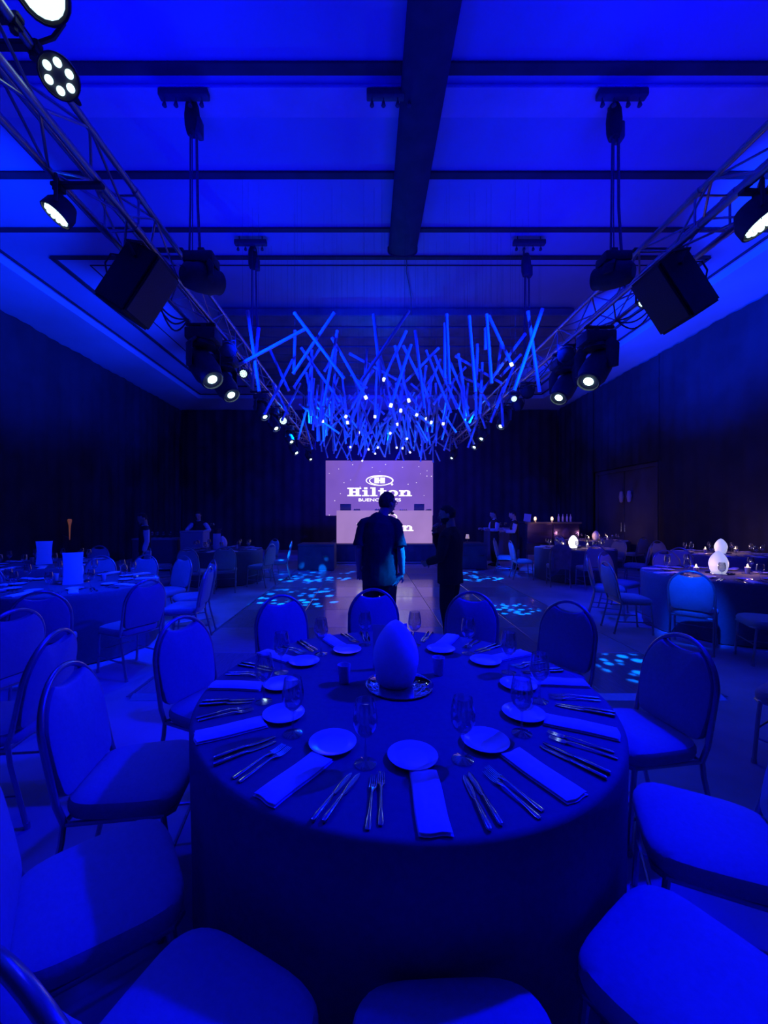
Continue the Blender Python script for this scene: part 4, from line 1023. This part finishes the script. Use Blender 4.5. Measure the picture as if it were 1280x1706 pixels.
TL1, TL2, TL3 = (-3.5, 4.75), (-5.35, 6.6), (-3.4, 9.35)
TR1, TR2, TR3, TR4 = (4.80, 5.45), (7.35, 8.3), (5.0, 9.7), (7.2, 12.6)
table(TL1, 'left round table under a dark cloth beside the dance floor')
table(TL2, 'round table at the far left before the waiter')
table(TL3, 'round table at the back left before the service desk')
table(TR1, 'right round table with a lit egg and two candles')
table(TR2, 'round table at the far right behind the nearer egg')
table(TR3, 'round table at the back right before the bar')
table(TR4, 'round table in the back right corner by the door')
settings(TL1, 10, 270, 'left table', 1, 21); settings(TR1, 10, 252, 'right table', 1, 22)
settings(TL2, 10, 270, 'far left table', 0, 23); settings(TL3, 10, 270, 'back left table', 0, 24)
settings(TR2, 10, 270, 'far right table', 0, 25); settings(TR3, 10, 270, 'back right table', 0, 26); settings(TR4, 10, 270, 'corner table', 0, 27)
centre(TL1, 'left table', 'egg_off', (.105, -.165, .20, .365, .14, 36), False, ((-.3, .1), (.28, .1)))
centre(TL2, 'far left table', 'egg_off', (.115, -.155, .22, .375, .16, 39), False, ((-.3, .1), (.28, .1)))
centre(TL3, 'back left table', 'egg_off', (-.09, -.17, .17, .37, .0, 14), False, ((-.3, .1), (.28, .1)))
centre(TR1, 'right table', 'egg_on', None, True, ((-.34, -.02), (.36, -.02)))
centre(TR2, 'far right table', 'egg_on', None, True, ((-.30, .05), (.38, .1)))
centre(TR3, 'back right table', 'egg_hot', None, True, ((-.31, -.1), (.27, -.1)))
centre(TR4, 'corner table', 'egg_off', None, True, ((-.30, -.1), (.40, .1)))
g = 'chairs around the left table'
around(TL1, 1.33, -34, 'turned out chair at the near right of the left table', g, 6)
around(TL1, 1.28, 3, 'chair on the right of the left table seen edge on', g, 4)
around(TL1, 1.28, 31, 'chair just behind the edge on chair of the left table', g, 4)
around(TL1, 1.22, 63, 'chair at the far right of the left table facing the camera', g)
around(TL1, 1.24, 90, 'chair at the far side of the left table, straight behind it', g)
around(TL1, 1.24, 114, 'chair at the far left side of the left table', g)
around(TL1, 1.40, -62, 'chair with an arched back at the near side of the left table', g, 4)
chair(-2.62, 2.72, 165, 'dark backed chair at the left picture edge before the left table', g)
chair(-1.98, 2.14, 186, 'chair seen side on at the left, turned to the picture edge', 'chairs of the table beyond the left frame edge')
g = 'chairs around the back left table'
around(TL3, 1.30, -68, 'dark chair before the white card of the back left table', g, -6)
around(TL3, 1.45, -92, 'dark chair at the near left of the back left table', g)
around(TL3, 1.22, -32, 'bright chair at the right of the back left table with all legs seen', g, 14)
around(TL3, 1.28, 10, 'side seen bright chair farthest right of the back left table', g)
around(TL3, 1.22, 52, 'chair at the far side of the back left table', g)
around(TL3, 1.28, 208, 'bright side seen chair at the left of the back left table', g)
around(TL2, 1.28, -74, 'chair between the far left table and the left table', 'chairs around the far left table')
around(TL2, 1.25, 40, 'chair behind the far left table near the waiter', 'chairs around the far left table')
around(TL2, 1.25, 95, 'chair straight behind the far left table', 'chairs around the far left table')
g = 'chairs around the right table'
around(TR1, 1.26, 218, 'brightest chair, back to the camera, at the right table', g, 8)
around(TR1, 1.30, 184, 'chair at the left of the right table, turned sideways', g, -12)
around(TR1, 1.30, 150, 'chair seen as a thin edge left of the right table', g)
around(TR1, 1.28, 120, 'chair at the far left of the right table', g)
around(TR1, 1.40, 74, 'chair at the far side of the right table, before the corner', g)
chair(4.20, 4.20, 158, 'chair at the right edge turned left beside the brightest chair', g)
chair(2.68, 2.42, 118, 'dark chair cut by the right edge behind the near table', 'chairs of the table beyond the right frame edge')
g = 'chairs around the back right table'
around(TR3, 1.25, 180, 'bright chair nearer of two at the left of the back right table', g, -6)
around(TR3, 1.62, 147, 'bright chair farther of two at the left of the back right table', g, 8)
jc = around(TR3, 1.25, 228, 'dark chair with a jacket draped over its back', g, 28)
around(TR3, 1.25, 256, 'dark chair at the near side of the back right table', g, 10)
around(TR3, 1.25, 320, 'chair at the right of the back right table, before the corner table', g)
around(TR3, 1.25, 20, 'chair at the far right of the back right table', g)
g = 'chairs around the corner table'
around(TR4, 1.22, 250, 'chair before the corner table near the door', g)
around(TR4, 1.22, 290, 'chair at the near right of the corner table', g)
around(TR4, 1.22, 200, 'chair at the left of the corner table', g)
around(TR2, 1.22, 100, 'chair behind the far right table by the right drape', 'chairs around the far right table')
around(TR2, 1.22, 205, 'chair at the left of the far right table', 'chairs around the far right table')
# the jacket over the chair
V = []; Fc = []; nn = 12
prof = [(-.052, .40), (-.050, .6), (-.045, .8), (-.034, .912), (0, .936), (.034, .912), (.045, .8), (.048, .62), (.05, .52)]
for q, (h, z) in enumerate(prof):
    for i in range(nn + 1):
        u_ = i / nn - .5; zz = z
        if z < .55: zz = z - .22 * max(0, -u_ * 2) + .03 * math.sin(9 * u_)
        arc = -.10 * (abs(u_) * 2) ** 2.6 if z > .85 else 0
        V.append((u_ * .40 + .006 * math.sin(8 * z), tilt_y(min(z, .93)) + h * (1.15 + .25 * math.sin(14 * u_ + z * 5)), zz + arc))
for q in range(len(prof) - 1):
    for i in range(nn): a = q * (nn + 1) + i; Fc.append((a, a + 1, a + nn + 2, a + nn + 1))
jk = MB().add(V, Fc).mesh('jacket', M['jacket'], True, angle=80)
o = obj('draped_jacket', jk, None, jc.location, jc.rotation_euler[2]); tag(o, 'dark jacket draped over the chair back at the back right table', 'jacket')
sl = MB().path([(-.15, -.27, .84), (-.17, -.30, .6), (-.15, -.29, .36)], [(.05, .03), (.048, .03), (.042, .025)], 10).mesh('sleeve', M['jacket'])
obj('sleeve', sl, o)

# ================================================================== SERVICE FURNITURE AT THE BACK
def desk(px0, px1, py, y, depth, h, label, m='cloth', name='service_desk'):
    a, b = (px0 - CX) * y / F, (px1 - CX) * y / F; wd = b - a
    t = thing(name, label, 'desk', ((a + b) / 2, y + depth / 2, 0), 0, 'service desks')
    V = []; Fc = []; n = 40
    per = 2 * (wd + depth); out = []
    obj('front_board', MB().rbox((0, -depth / 2 + .02, h / 2 - .02), (wd - .03, .03, h - .06), .008, 1).mesh('front', M[m], False), t)
    for s_ in (-1, 1): obj('side_board', MB().rbox((s_ * (wd / 2 - .03), 0, h / 2 - .02), (.03, depth - .08, h - .06), .008, 1).mesh('side', M[m], False), t)
    obj('top', MB().rbox((0, 0, h - .025), (wd, depth, .05), .01, 2).mesh('top', M['fabric'], False), t)
    return t
desk(299, 339, 884, 10.7, .5, 1.12, 'pale service lectern in front of the waiter at the back left', 'fabric', 'service_lectern')
desk(219, 296, 898, 11.0, .6, .90, 'long low service counter left of the pale lectern', 'cloth')
desk(812, 850, 878, 13.4, .5, 1.12, 'narrow dark service counter left of the lit bar', 'cloth')
t = thing('bar_counter', 'mirror fronted bar counter with copper and violet reflections at the back right', 'bar', ((921 - CX) * 13.6 / F, 13.9, 0))
bw = (966 - 877) * 13.6 / F
for s_ in (-1, 1): obj('front_panel', MB().rbox((s_ * bw / 4, -.32, .95), (bw / 2 - .03, .03, .72), .01, 1).mesh('front', M['bar_metal'], False), t)
obj('body', MB().rbox((0, 0, .63), (bw, .58, 1.24), .01, 1).mesh('body', M['dark_wood'], False), t)
obj('top', MB().rbox((0, 0, 1.285), (bw + .12, .72, .06), .012, 2).mesh('top', M['dark_wood'], False), t)
obj('plinth', MB().rbox((0, -.30, .10), (bw - .04, .05, .18), .01, 1).mesh('plinth', M['alu'], False), t)
def lamp_small(px, y, z, label):
    t = thing('small_lamp', label, 'lamp', ((px - CX) * y / F, y, z), 0, 'warm lamps on the bar')
    obj('base', MB().lathe([(0, 0), (.05, 0), (.05, .015), (.012, .025), (.010, .05), (0, .05)], 12).mesh('base', M['chrome']), t)
    obj('shade', MB().lathe([(0, .05), (.035, .05), (.045, .11), (.03, .17), (0, .175)], 12).mesh('shade', M['bulb']), t)
    l = bpy.data.lights.new('lamp_glow', 'POINT'); l.energy = 1.3; l.color = (1, .45, .4); l.shadow_soft_size = .02
    lo = bpy.data.objects.new('lamp_glow', l); COL.objects.link(lo); lo.location = ((px - CX) * y / F, y - .45, z - .02)
lamp_small(892, 13.68, 1.316, 'left of two small warm lamps on the bar'); lamp_small(920, 13.68, 1.316, 'right of two small warm lamps on the bar')
bot_m = MB().lathe([(0, 0), (.034, 0), (.036, .01), (.036, .16), (.014, .21), (.013, .27), (0, .27)], 14).mesh('bottle', M['frost'])
for i, px in enumerate((931, 938, 945, 951)):
    o = obj('bottle', bot_m, None, ((px - CX) * 13.85 / F, 13.85, 1.316)); tag(o, ['first', 'second', 'third', 'fourth'][i] + ' bottle from the left on the right end of the bar', 'bottle', 'bottles on the bar')
for i, px in enumerate((236, 244, 253, 262, 272, 284)):
    o = obj('water_glass', goblet_m, None, ((px - CX) * 11.3 / F, 11.3, .901)); tag(o, ORD[i] + ' glass from the left on the long low service counter', 'glass', 'glasses on the service counter')
for i, px in enumerate((819, 827, 835, 842)):
    o = obj('water_glass', goblet_m, None, ((px - CX) * 13.6 / F, 13.6, 1.121)); tag(o, ORD[i] + ' glass from the left on the narrow dark counter', 'glass', 'glasses on the narrow counter')
t = thing('back_shelf', 'dark shelf stand with a row of glasses behind the waiter', 'shelf', ((346 - CX) * 12.4 / F, 12.5, 0))
for s_ in (-1, 1): obj('upright', MB().box((s_ * .3, 0, .54), (.04, .3, 1.08)).mesh('upright', M['dark_wood'], False), t)
for z in (.3, 1.1): obj('shelf_board', MB().rbox((0, 0, z), (.7, .34, .04), .008, 1).mesh('board', M['dark_wood'], False), t)
for i, px in enumerate((338, 342, 346, 351, 355)):
    o = obj('water_glass', goblet_m, None, ((px - CX) * 12.45 / F, 12.45, 1.1205)); tag(o, ORD[i] + ' glass from the left on the dark shelf stand', 'glass', 'glasses on the shelf stand')
t = thing('sign_stand', 'pale sheet on a thin stand beside the bar', 'sign', ((879 - CX) * 13.0 / F, 13.0, 0))
obj('sheet', MB().rbox((0, 0, 1.46), (.23, .012, .25), .003, 1, Matrix.Rotation(.12, 3, 'Y')).mesh('sheet', M['paper'], False), t)
obj('pole', MB().path([(0, .02, 1.4), (0, .02, .02)], .012, 8).mesh('pole', M['rig']), t)
obj('base', MB().lathe([(0, 0), (.16, 0), (.15, .02), (0, .03)], 20).mesh('base', M['rig']), t)

# ================================================================== PEOPLE
from mathutils import noise as mnoise
def remesh(mb, name, m, voxel=.008, smooth=5, wrinkle=0.0, wscale=9.0):
    me = mb.mesh(name, None, False); o = bpy.data.objects.new('tmp', me); COL.objects.link(o)
    r = o.modifiers.new('r', 'REMESH'); r.mode = 'VOXEL'; r.voxel_size = voxel
    s = o.modifiers.new('s', 'SMOOTH'); s.factor = .5; s.iterations = smooth
    dg = bpy.context.evaluated_depsgraph_get(); out = bpy.data.meshes.new_from_object(o.evaluated_get(dg))
    bpy.data.objects.remove(o); bpy.data.meshes.remove(me); out.name = name
    if wrinkle:
        nr_ = [v.normal.copy() for v in out.vertices]
        for v, q in zip(out.vertices, nr_):
            p = Vector((v.co.x * wscale, v.co.y * wscale, v.co.z * wscale * .55))
            v.co += q * wrinkle * (mnoise.noise(p) + .5 * mnoise.noise(p * 2.3))
    out.materials.clear(); out.materials.append(m); out.shade_smooth(); return out
def vec(*a): return Vector(a)
def head_grid(mb, f, scale=1.0):
    nt_, npn = 28, 20; V = []; Fc = []; rows = []
    for i in range(npn + 1):
        ph = PI * i / npn - PI / 2; row = []
        for j in range(nt_):
            th = 2 * PI * j / nt_
            d = Vector((math.cos(ph) * math.sin(th), math.cos(ph) * math.cos(th), math.sin(ph)))
            p = Vector((d.x * .077, d.y * .098, d.z * .120))
            if p.z < -.01:
                t_ = min(1, (-.01 - p.z) / .11); p.x *= 1 - .30 * t_
                if p.y > 0: p.y *= 1 - .05 * t_
                else: p.y *= 1 - .45 * t_
            if p.y < 0 and p.z > 0: p.y *= 1.06
            p = p * f(d) * scale; row.append(len(V)); V.append(p)
            if i in (0, npn): break
        rows.append(row)
    for a, b in zip(rows, rows[1:]):
        for j in range(nt_):
            k_ = (j + 1) % nt_
            if len(a) == 1: Fc.append((a[0], b[k_], b[j]))
            elif len(b) == 1: Fc.append((a[j], a[k_], b[0]))
            else: Fc.append((a[j], a[k_], b[k_], b[j]))
    return mb.add(V, Fc)
def xf(mb, mtx):
    mb.v = [tuple(mtx @ Vector(p)) for p in mb.v]; return mb
def hand(mb, w_, d, n, curl=.35, spread=1.0, s=1.0, thumb=1):
    d = d.normalized(); n = (n - d * n.dot(d)).normalized(); sd = d.cross(n)
    mb.path([w_ - d * .03, w_ + d * .01, w_ + d * .05 * s, w_ + d * .095 * s], [(.024, .020), (.028, .017), (.040, .015), (.036, .012)], 12, flat=sd)
    for q, (off, ln) in enumerate(((-.030, .80), (-.010, .96), (.011, 1.0), (.030, .92))):
        p = w_ + d * .085 * s + sd * off * s; a = 0; pts = [p]
        dd = (d + sd * off * 3.5 * spread).normalized()
        for k_, sl in enumerate((.042, .028, .022)):
            a += curl * (1 + .25 * (3 - q) * .4)
            p = p + (dd * math.cos(a) + n * math.sin(a)) * sl * ln * s; pts.append(p)
        mb.path(pts, [.0095 * s, .009 * s, .0085 * s, .007 * s], 8)
    p = w_ + d * .025 * s + sd * .026 * s * thumb
    q1 = p + (d * .55 + sd * thumb * .75 + n * .25).normalized() * .042 * s; q2 = q1 + (d * .9 + sd * thumb * .3 + n * .25).normalized() * .035 * s
    mb.path([p, q1, q2], [.013 * s, .011 * s, .008 * s], 8)
def person(label, loc, rz, J, top, sleeve_to, top_mat, legs_mat, hair=True, beard=False, voxel=.008, glasses=False, vest=None, collar=None, group=None):
    t = thing('person', label, 'person', loc, rz, group)
    body = MB(); k_ = J['h'] / 1.75
    hc = Vector(J['head']); hm = Matrix.Translation(hc) @ Matrix.Rotation(J.get('hyaw', 0), 4, 'Z') @ Matrix.Rotation(J.get('hpitch', 0), 4, 'X') @ Matrix.Scale(k_ * 1.0, 4)
    hd = head_grid(MB(), lambda d: 1.0)
    hd.path([(0, .085, .022), (0, .104, .0), (0, .116, -.022), (0, .098, -.030)], [.009, .010, .013, .010], 8)
    hd.path([(-.055, .078, .03), (0, .094, .034), (.055, .078, .03)], .009, 8)
    for e in (-1, 1):
        hd.lathe([(0, -.008), (.022, -.006), (.026, 0), (.020, .006), (0, .008)], 10, c=(e * .078, -.012, -.005), rot=Matrix.Rotation(e * 1.35, 3, 'Y'), sx=1.25)
    hd.path([(-.024, .088, -.058), (0, .096, -.056), (.024, .088, -.058)], .0075, 8)
    hd.path([(-.02, .078, -.098), (0, .088, -.102), (.02, .078, -.098)], .014, 8)
    xf(hd, hm); body.add(hd.v, hd.f)
    nb = Vector(J['neck']); hb = hm @ Vector((0, -.025, -.06))
    body.path([nb - vec(0, 0, .04), nb + vec(0, 0, .03), hb], [.066 * k_, .056 * k_, .055 * k_], 14)
    T = J['torso']                                     # rows of (x, y, z, rx, ry), bottom to top
    body.path([vec(a, b, c) for a, b, c, _r, _q in T], [(r - .014, q - .014) for _a, _b, _c, r, q in T], 18, flat=(1, 0, 0))
    for sd in ('l', 'r'):
        sh, el, wr = (Vector(J[q + sd]) for q in ('sh', 'el', 'wr'))
        body.path([sh, sh.lerp(el, .35), el, el.lerp(wr, .3), wr], [.050 * k_, .050 * k_, .040 * k_, .042 * k_, .027 * k_], 12)
        hdir = Vector(J.get('hd' + sd, wr - el)); hn = Vector(J.get('hn' + sd, (0, 1, 0)))
        hand(body, wr, hdir, hn, J.get('curl' + sd, .35), J.get('spread', .9), k_, J.get('th' + sd, 1))
        hp, kn, an = (Vector(J[q + sd]) for q in ('hp', 'kn', 'an'))
        body.path([hp, hp.lerp(kn, .5), kn, kn.lerp(an, .35), an], [.085 * k_, .075 * k_, .052 * k_, .053 * k_, .034 * k_], 12)
    obj('body', remesh(body, 'body', M['skin'], voxel * .75, 3), t)
    # eyes
    if voxel < .01:
        for e in (-1, 1):
            obj('eye', MB().lathe([(0, -.012), (.009, -.008), (.012, 0), (.009, .008), (0, .012)], 10, c=hm @ Vector((e * .031, .079, .010))).mesh('eye', M['china']), t)
    if hair:
        def hf(d):
            on = (d.z > .42 + .30 * max(0, d.y)) or (d.y < .10 and d.z > -.38 + .25 * max(0, d.y + .2)) and not (abs(d.x) > .88 and d.z < .12 and d.y > -.25)
            return 1.085 if on else .90
        obj('hair', remesh(xf(head_grid(MB(), hf), hm), 'hair', M['hair'], .008, 3, .004, 40), t)
    if beard:
        def bf(d): return 1.05 if (d.z < -.22 and d.y > -.25) and not (abs(d.x) < .25 and -.52 < d.z < -.30 and d.y > .6) else .9
        obj('beard', remesh(xf(head_grid(MB(), bf), hm), 'beard', M['hair'], .008, 2, .003, 50), t)
    if glasses:
        mg = MB()
        for e in (-1, 1):
            c = Vector((e * .034, .098, .010)); mg.path([c + Vector((.024 * math.cos(a * PI / 6), -.004 * abs(math.cos(a * PI / 6)), .018 * math.sin(a * PI / 6))) for a in range(12)], .0022, 6, closed=True)
            mg.path([(e * .058, .094, .014), (e * .083, .03, .012), (e * .084, -.02, .006)], .0022, 6)
        mg.path([(-.010, .100, .014), (.010, .100, .014)], .002, 6)
        obj('glasses', xf(mg, hm).mesh('glasses', M['rig']), t)
    # top garment
    g_ = MB()
    g_.path([vec(a, b, c) for a, b, c, _r, _q in top], [(r, q) for _a, _b, _c, r, q in top], 24, flat=(1, 0, 0))
    sl = MB()
    for sd in ('l', 'r'):
        sh, el, wr = (Vector(J[q + sd]) for q in ('sh', 'el', 'wr')); s0 = Vector(J['neck']).lerp(sh, .45) - vec(0, 0, .075 * k_); s1 = sh - vec(0, 0, .018 * k_)
        if sleeve_to == 'elbow': pts, rr_ = [s0, s0.lerp(s1, .6), s1.lerp(el, .06), sh.lerp(el, .28), sh.lerp(el, .6), sh.lerp(el, .9)], [.055, .060, .064, .066, .067, .072]
        else: pts, rr_ = [s0, s0.lerp(s1, .6), s1.lerp(el, .06), sh.lerp(el, .28), sh.lerp(el, .6), el, el.lerp(wr, .5), el.lerp(wr, .93)], [.055, .060, .066, .068, .064, .058, .052, .044]
        (sl if vest else g_).path(pts, [r * k_ for r in rr_], 14)
        e_ = 1 if sd == 'r' else -1
        g_.path([nb + vec(e_ * .03, 0, -.045), nb.lerp(sh, .55) + vec(0, 0, -.012 * k_), sh + vec(0, 0, -.012 * k_), sh + vec(e_ * .035 * k_, 0, -.055 * k_)], [.060 * k_, .062 * k_, .064 * k_, .058 * k_], 14)
    obj('vest' if vest else ('shirt' if sleeve_to == 'elbow' else 'jacket'), remesh(g_, 'top', M[top_mat], voxel, 9, .008, 8), t)
    if vest: obj('sleeves', remesh(sl, 'sleeves', M['white_shirt'], voxel, 3, .006, 12), t)
    if collar: obj('collar', MB().path([nb + vec(.062 * math.cos(a * PI / 8) * k_, .058 * math.sin(a * PI / 8) * k_, -.005) for a in range(16)], (.012), 8, closed=True).mesh('collar', M[collar]), t)
    # trousers, shoes
    tr = MB(); z0_ = T[0][2]
    pel = (Vector(J['hpl']) + Vector(J['hpr'])) / 2
    tr.path([pel + vec(0, 0, -.09), pel + vec(0, 0, 0), pel + vec(0, 0, .10)], [(.15 * k_, .11 * k_), (.175 * k_, .125 * k_), (.165 * k_, .115 * k_)], 18, flat=(1, 0, 0))
    for sd in ('l', 'r'):
        hp, kn, an = (Vector(J[q + sd]) for q in ('hp', 'kn', 'an'))
        tr.path([hp, hp.lerp(kn, .5), kn, kn.lerp(an, .5), an.lerp(kn, .06)], [.100 * k_, .092 * k_, .074 * k_, .068 * k_, .066 * k_], 14)
    obj('trousers', remesh(tr, 'trousers', M[legs_mat], voxel, 4, .006, 9), t)
    for sd in ('l', 'r'):
        an = Vector(J['an' + sd]); f = Vector((math.sin(-J.get('foot' + sd, 0)), math.cos(J.get('foot' + sd, 0)), 0))
        b = vec(an.x, an.y, 0)
        sm = MB().path([b - f * .075 + vec(0, 0, .035), b - f * .03 + vec(0, 0, .05), b + f * .07 + vec(0, 0, .045), b + f * .15 + vec(0, 0, .030), b + f * .19 + vec(0, 0, .022)], [(.034, .034), (.040, .048), (.046, .042), (.044, .028), (.02, .016)], 14, flat=(1, 0, 0))
        sm.v = [(p[0], p[1], max(p[2], .002)) for p in sm.v]
        obj('shoe', sm.mesh('shoe', M['shoe']), t)
    return t
FZ = .033
man1 = dict(h=1.77, head=(.085, .035, 1.640), hyaw=-.75, hpitch=-.05, neck=(.04, .0, 1.505),
            torso=[(0, 0, .90, .16, .115), (0, .0, 1.05, .15, .11), (.0, -.0, 1.23, .165, .12), (.0, -.01, 1.38, .175, .115), (.01, -.005, 1.47, .12, .09), (.035, 0, 1.52, .06, .06)],
            shl=(-.165, -.01, 1.435), ell=(-.218, -.045, 1.16), wrl=(-.222, .07, .93), shr=(.172, -.01, 1.43), elr=(.226, -.06, 1.15), wrr=(.240, -.03, .90),
            hdr=(-.55, -.12, -.62), hnr=(0, -.3, .2), curlr=.16, thr=-1, hdl=(.1, .25, -.9), spread=1.6,
            hpl=(-.085, 0, .90), knl=(-.10, .03, .49), anl=(-.12, -.03, .085), hpr=(.085, 0, .90), knr=(.10, .02, .49), anr=(.11, -.05, .085), footl=.15, footr=-.3)
top1 = [(0, 0, .775, .180, .135), (0, 0, .84, .188, .140), (0, 0, 1.0, .190, .140), (0, -.005, 1.18, .188, .140), (0, -.01, 1.33, .190, .135), (.005, -.01, 1.43, .165, .115), (.02, -.005, 1.487, .115, .09), (.035, 0, 1.522, .070, .068)]
person('man in a loose black short sleeved shirt seen from behind, looking right', (.118, 4.26, FZ), math.radians(-3), man1, top1, 'elbow', 'shirt_black', 'suit', glasses=True)
man2 = dict(h=1.66, head=(.0, .045, 1.515), hyaw=.25, hpitch=-.16, neck=(0, .0, 1.365),
            torso=[(0, 0, .85, .155, .11), (0, .01, .98, .15, .105), (0, .01, 1.13, .165, .115), (0, 0, 1.25, .185, .115), (0, 0, 1.33, .13, .085), (0, .01, 1.38, .055, .055)],
            shl=(-.175, 0, 1.295), ell=(-.235, .04, 1.04), wrl=(-.12, .235, .965), hdl=(.35, .8, -.35), hnl=(.3, -.2, .3), thl=1,
            shr=(.175, 0, 1.295), elr=(.20, .22, 1.08), wrr=(.055, .225, 1.325), hdr=(-.45, -.15, .55), hnr=(-.3, -.7, 0), curlr=.55, thr=-1, curll=.5,
            hpl=(-.082, 0, .85), knl=(-.085, .03, .46), anl=(-.09, -.02, .085), hpr=(.082, 0, .85), knr=(.085, .03, .46), anr=(.085, .0, .085))
top2 = [(0, .01, .735, .190, .145), (0, .01, .80, .192, .145), (0, .01, .95, .182, .135), (0, .01, 1.12, .192, .138), (0, 0, 1.23, .205, .132), (0, 0, 1.30, .185, .112), (0, .005, 1.345, .11, .08), (0, .01, 1.375, .066, .064)]
person('bearded man in a dark suit jacket in profile, hand raised to his chin', (.955, 4.62, FZ), math.radians(58), man2, top2, 'wrist', 'suit', 'suit', beard=True, collar='suit')
def waiter(label, x, y, rz, kind, h=1.68):
    k_ = h / 1.75; S_ = lambda *a: tuple(v * k_ for v in a)
    J = dict(h=h, head=S_(0, .05, 1.62), neck=S_(0, 0, 1.46), hpitch=-.3,
             torso=[S_(0, 0, .92, .155, .11), S_(0, 0, 1.08, .15, .105), S_(0, 0, 1.22, .165, .115), S_(0, 0, 1.36, .185, .11), S_(0, 0, 1.43, .12, .085), S_(0, 0, 1.47, .055, .055)],
             hpl=S_(-.085, 0, .9), knl=S_(-.09, .02, .49), anl=S_(-.10, -.02, .085), hpr=S_(.085, 0, .9), knr=S_(.09, .02, .49), anr=S_(.10, -.02, .085), shl=S_(-.18, 0, 1.38), shr=S_(.18, 0, 1.38))
    if kind == 'akimbo': J.update(ell=S_(-.36, .08, 1.18), wrl=S_(-.20, .24, 1.10), elr=S_(.34, .08, 1.17), wrr=S_(.22, .22, 1.08))
    elif kind == 'reach': J.update(ell=S_(-.25, .06, 1.13), wrl=S_(-.22, .30, 1.14), elr=S_(.25, .05, 1.13), wrr=S_(.20, .30, 1.16))
    else: J.update(ell=S_(-.26, .0, 1.12), wrl=S_(-.24, .06, .88), elr=S_(.27, .0, 1.12), wrr=S_(.25, .06, .88))
    tp = [S_(0, 0, .86, .175, .13), S_(0, 0, 1.05, .165, .12), S_(0, 0, 1.22, .178, .128), S_(0, 0, 1.36, .17, .118), S_(0, 0, 1.43, .11, .085), S_(0, 0, 1.455, .07, .065)]
    person(label, (x, y, 0), math.radians(rz), J, tp, 'wrist', 'suit', 'suit', voxel=.014, vest=True, collar='white_shirt', group='waiters')
waiter('waiter in a dark vest and white sleeves behind the far left table', -4.62, 8.25, 128, 'stand', 1.60)
waiter('waiter with bent white sleeves behind the pale lectern at the back left', -4.95, 11.65, 180, 'akimbo', 1.66)
waiter('waiter in a dark vest turned left before the bar at the back right', 4.15, 11.35, 80, 'reach', 1.68)
waiter('waiter farther back, half hidden by the other before the bar', 3.86, 12.2, 100, 'reach', 1.70)
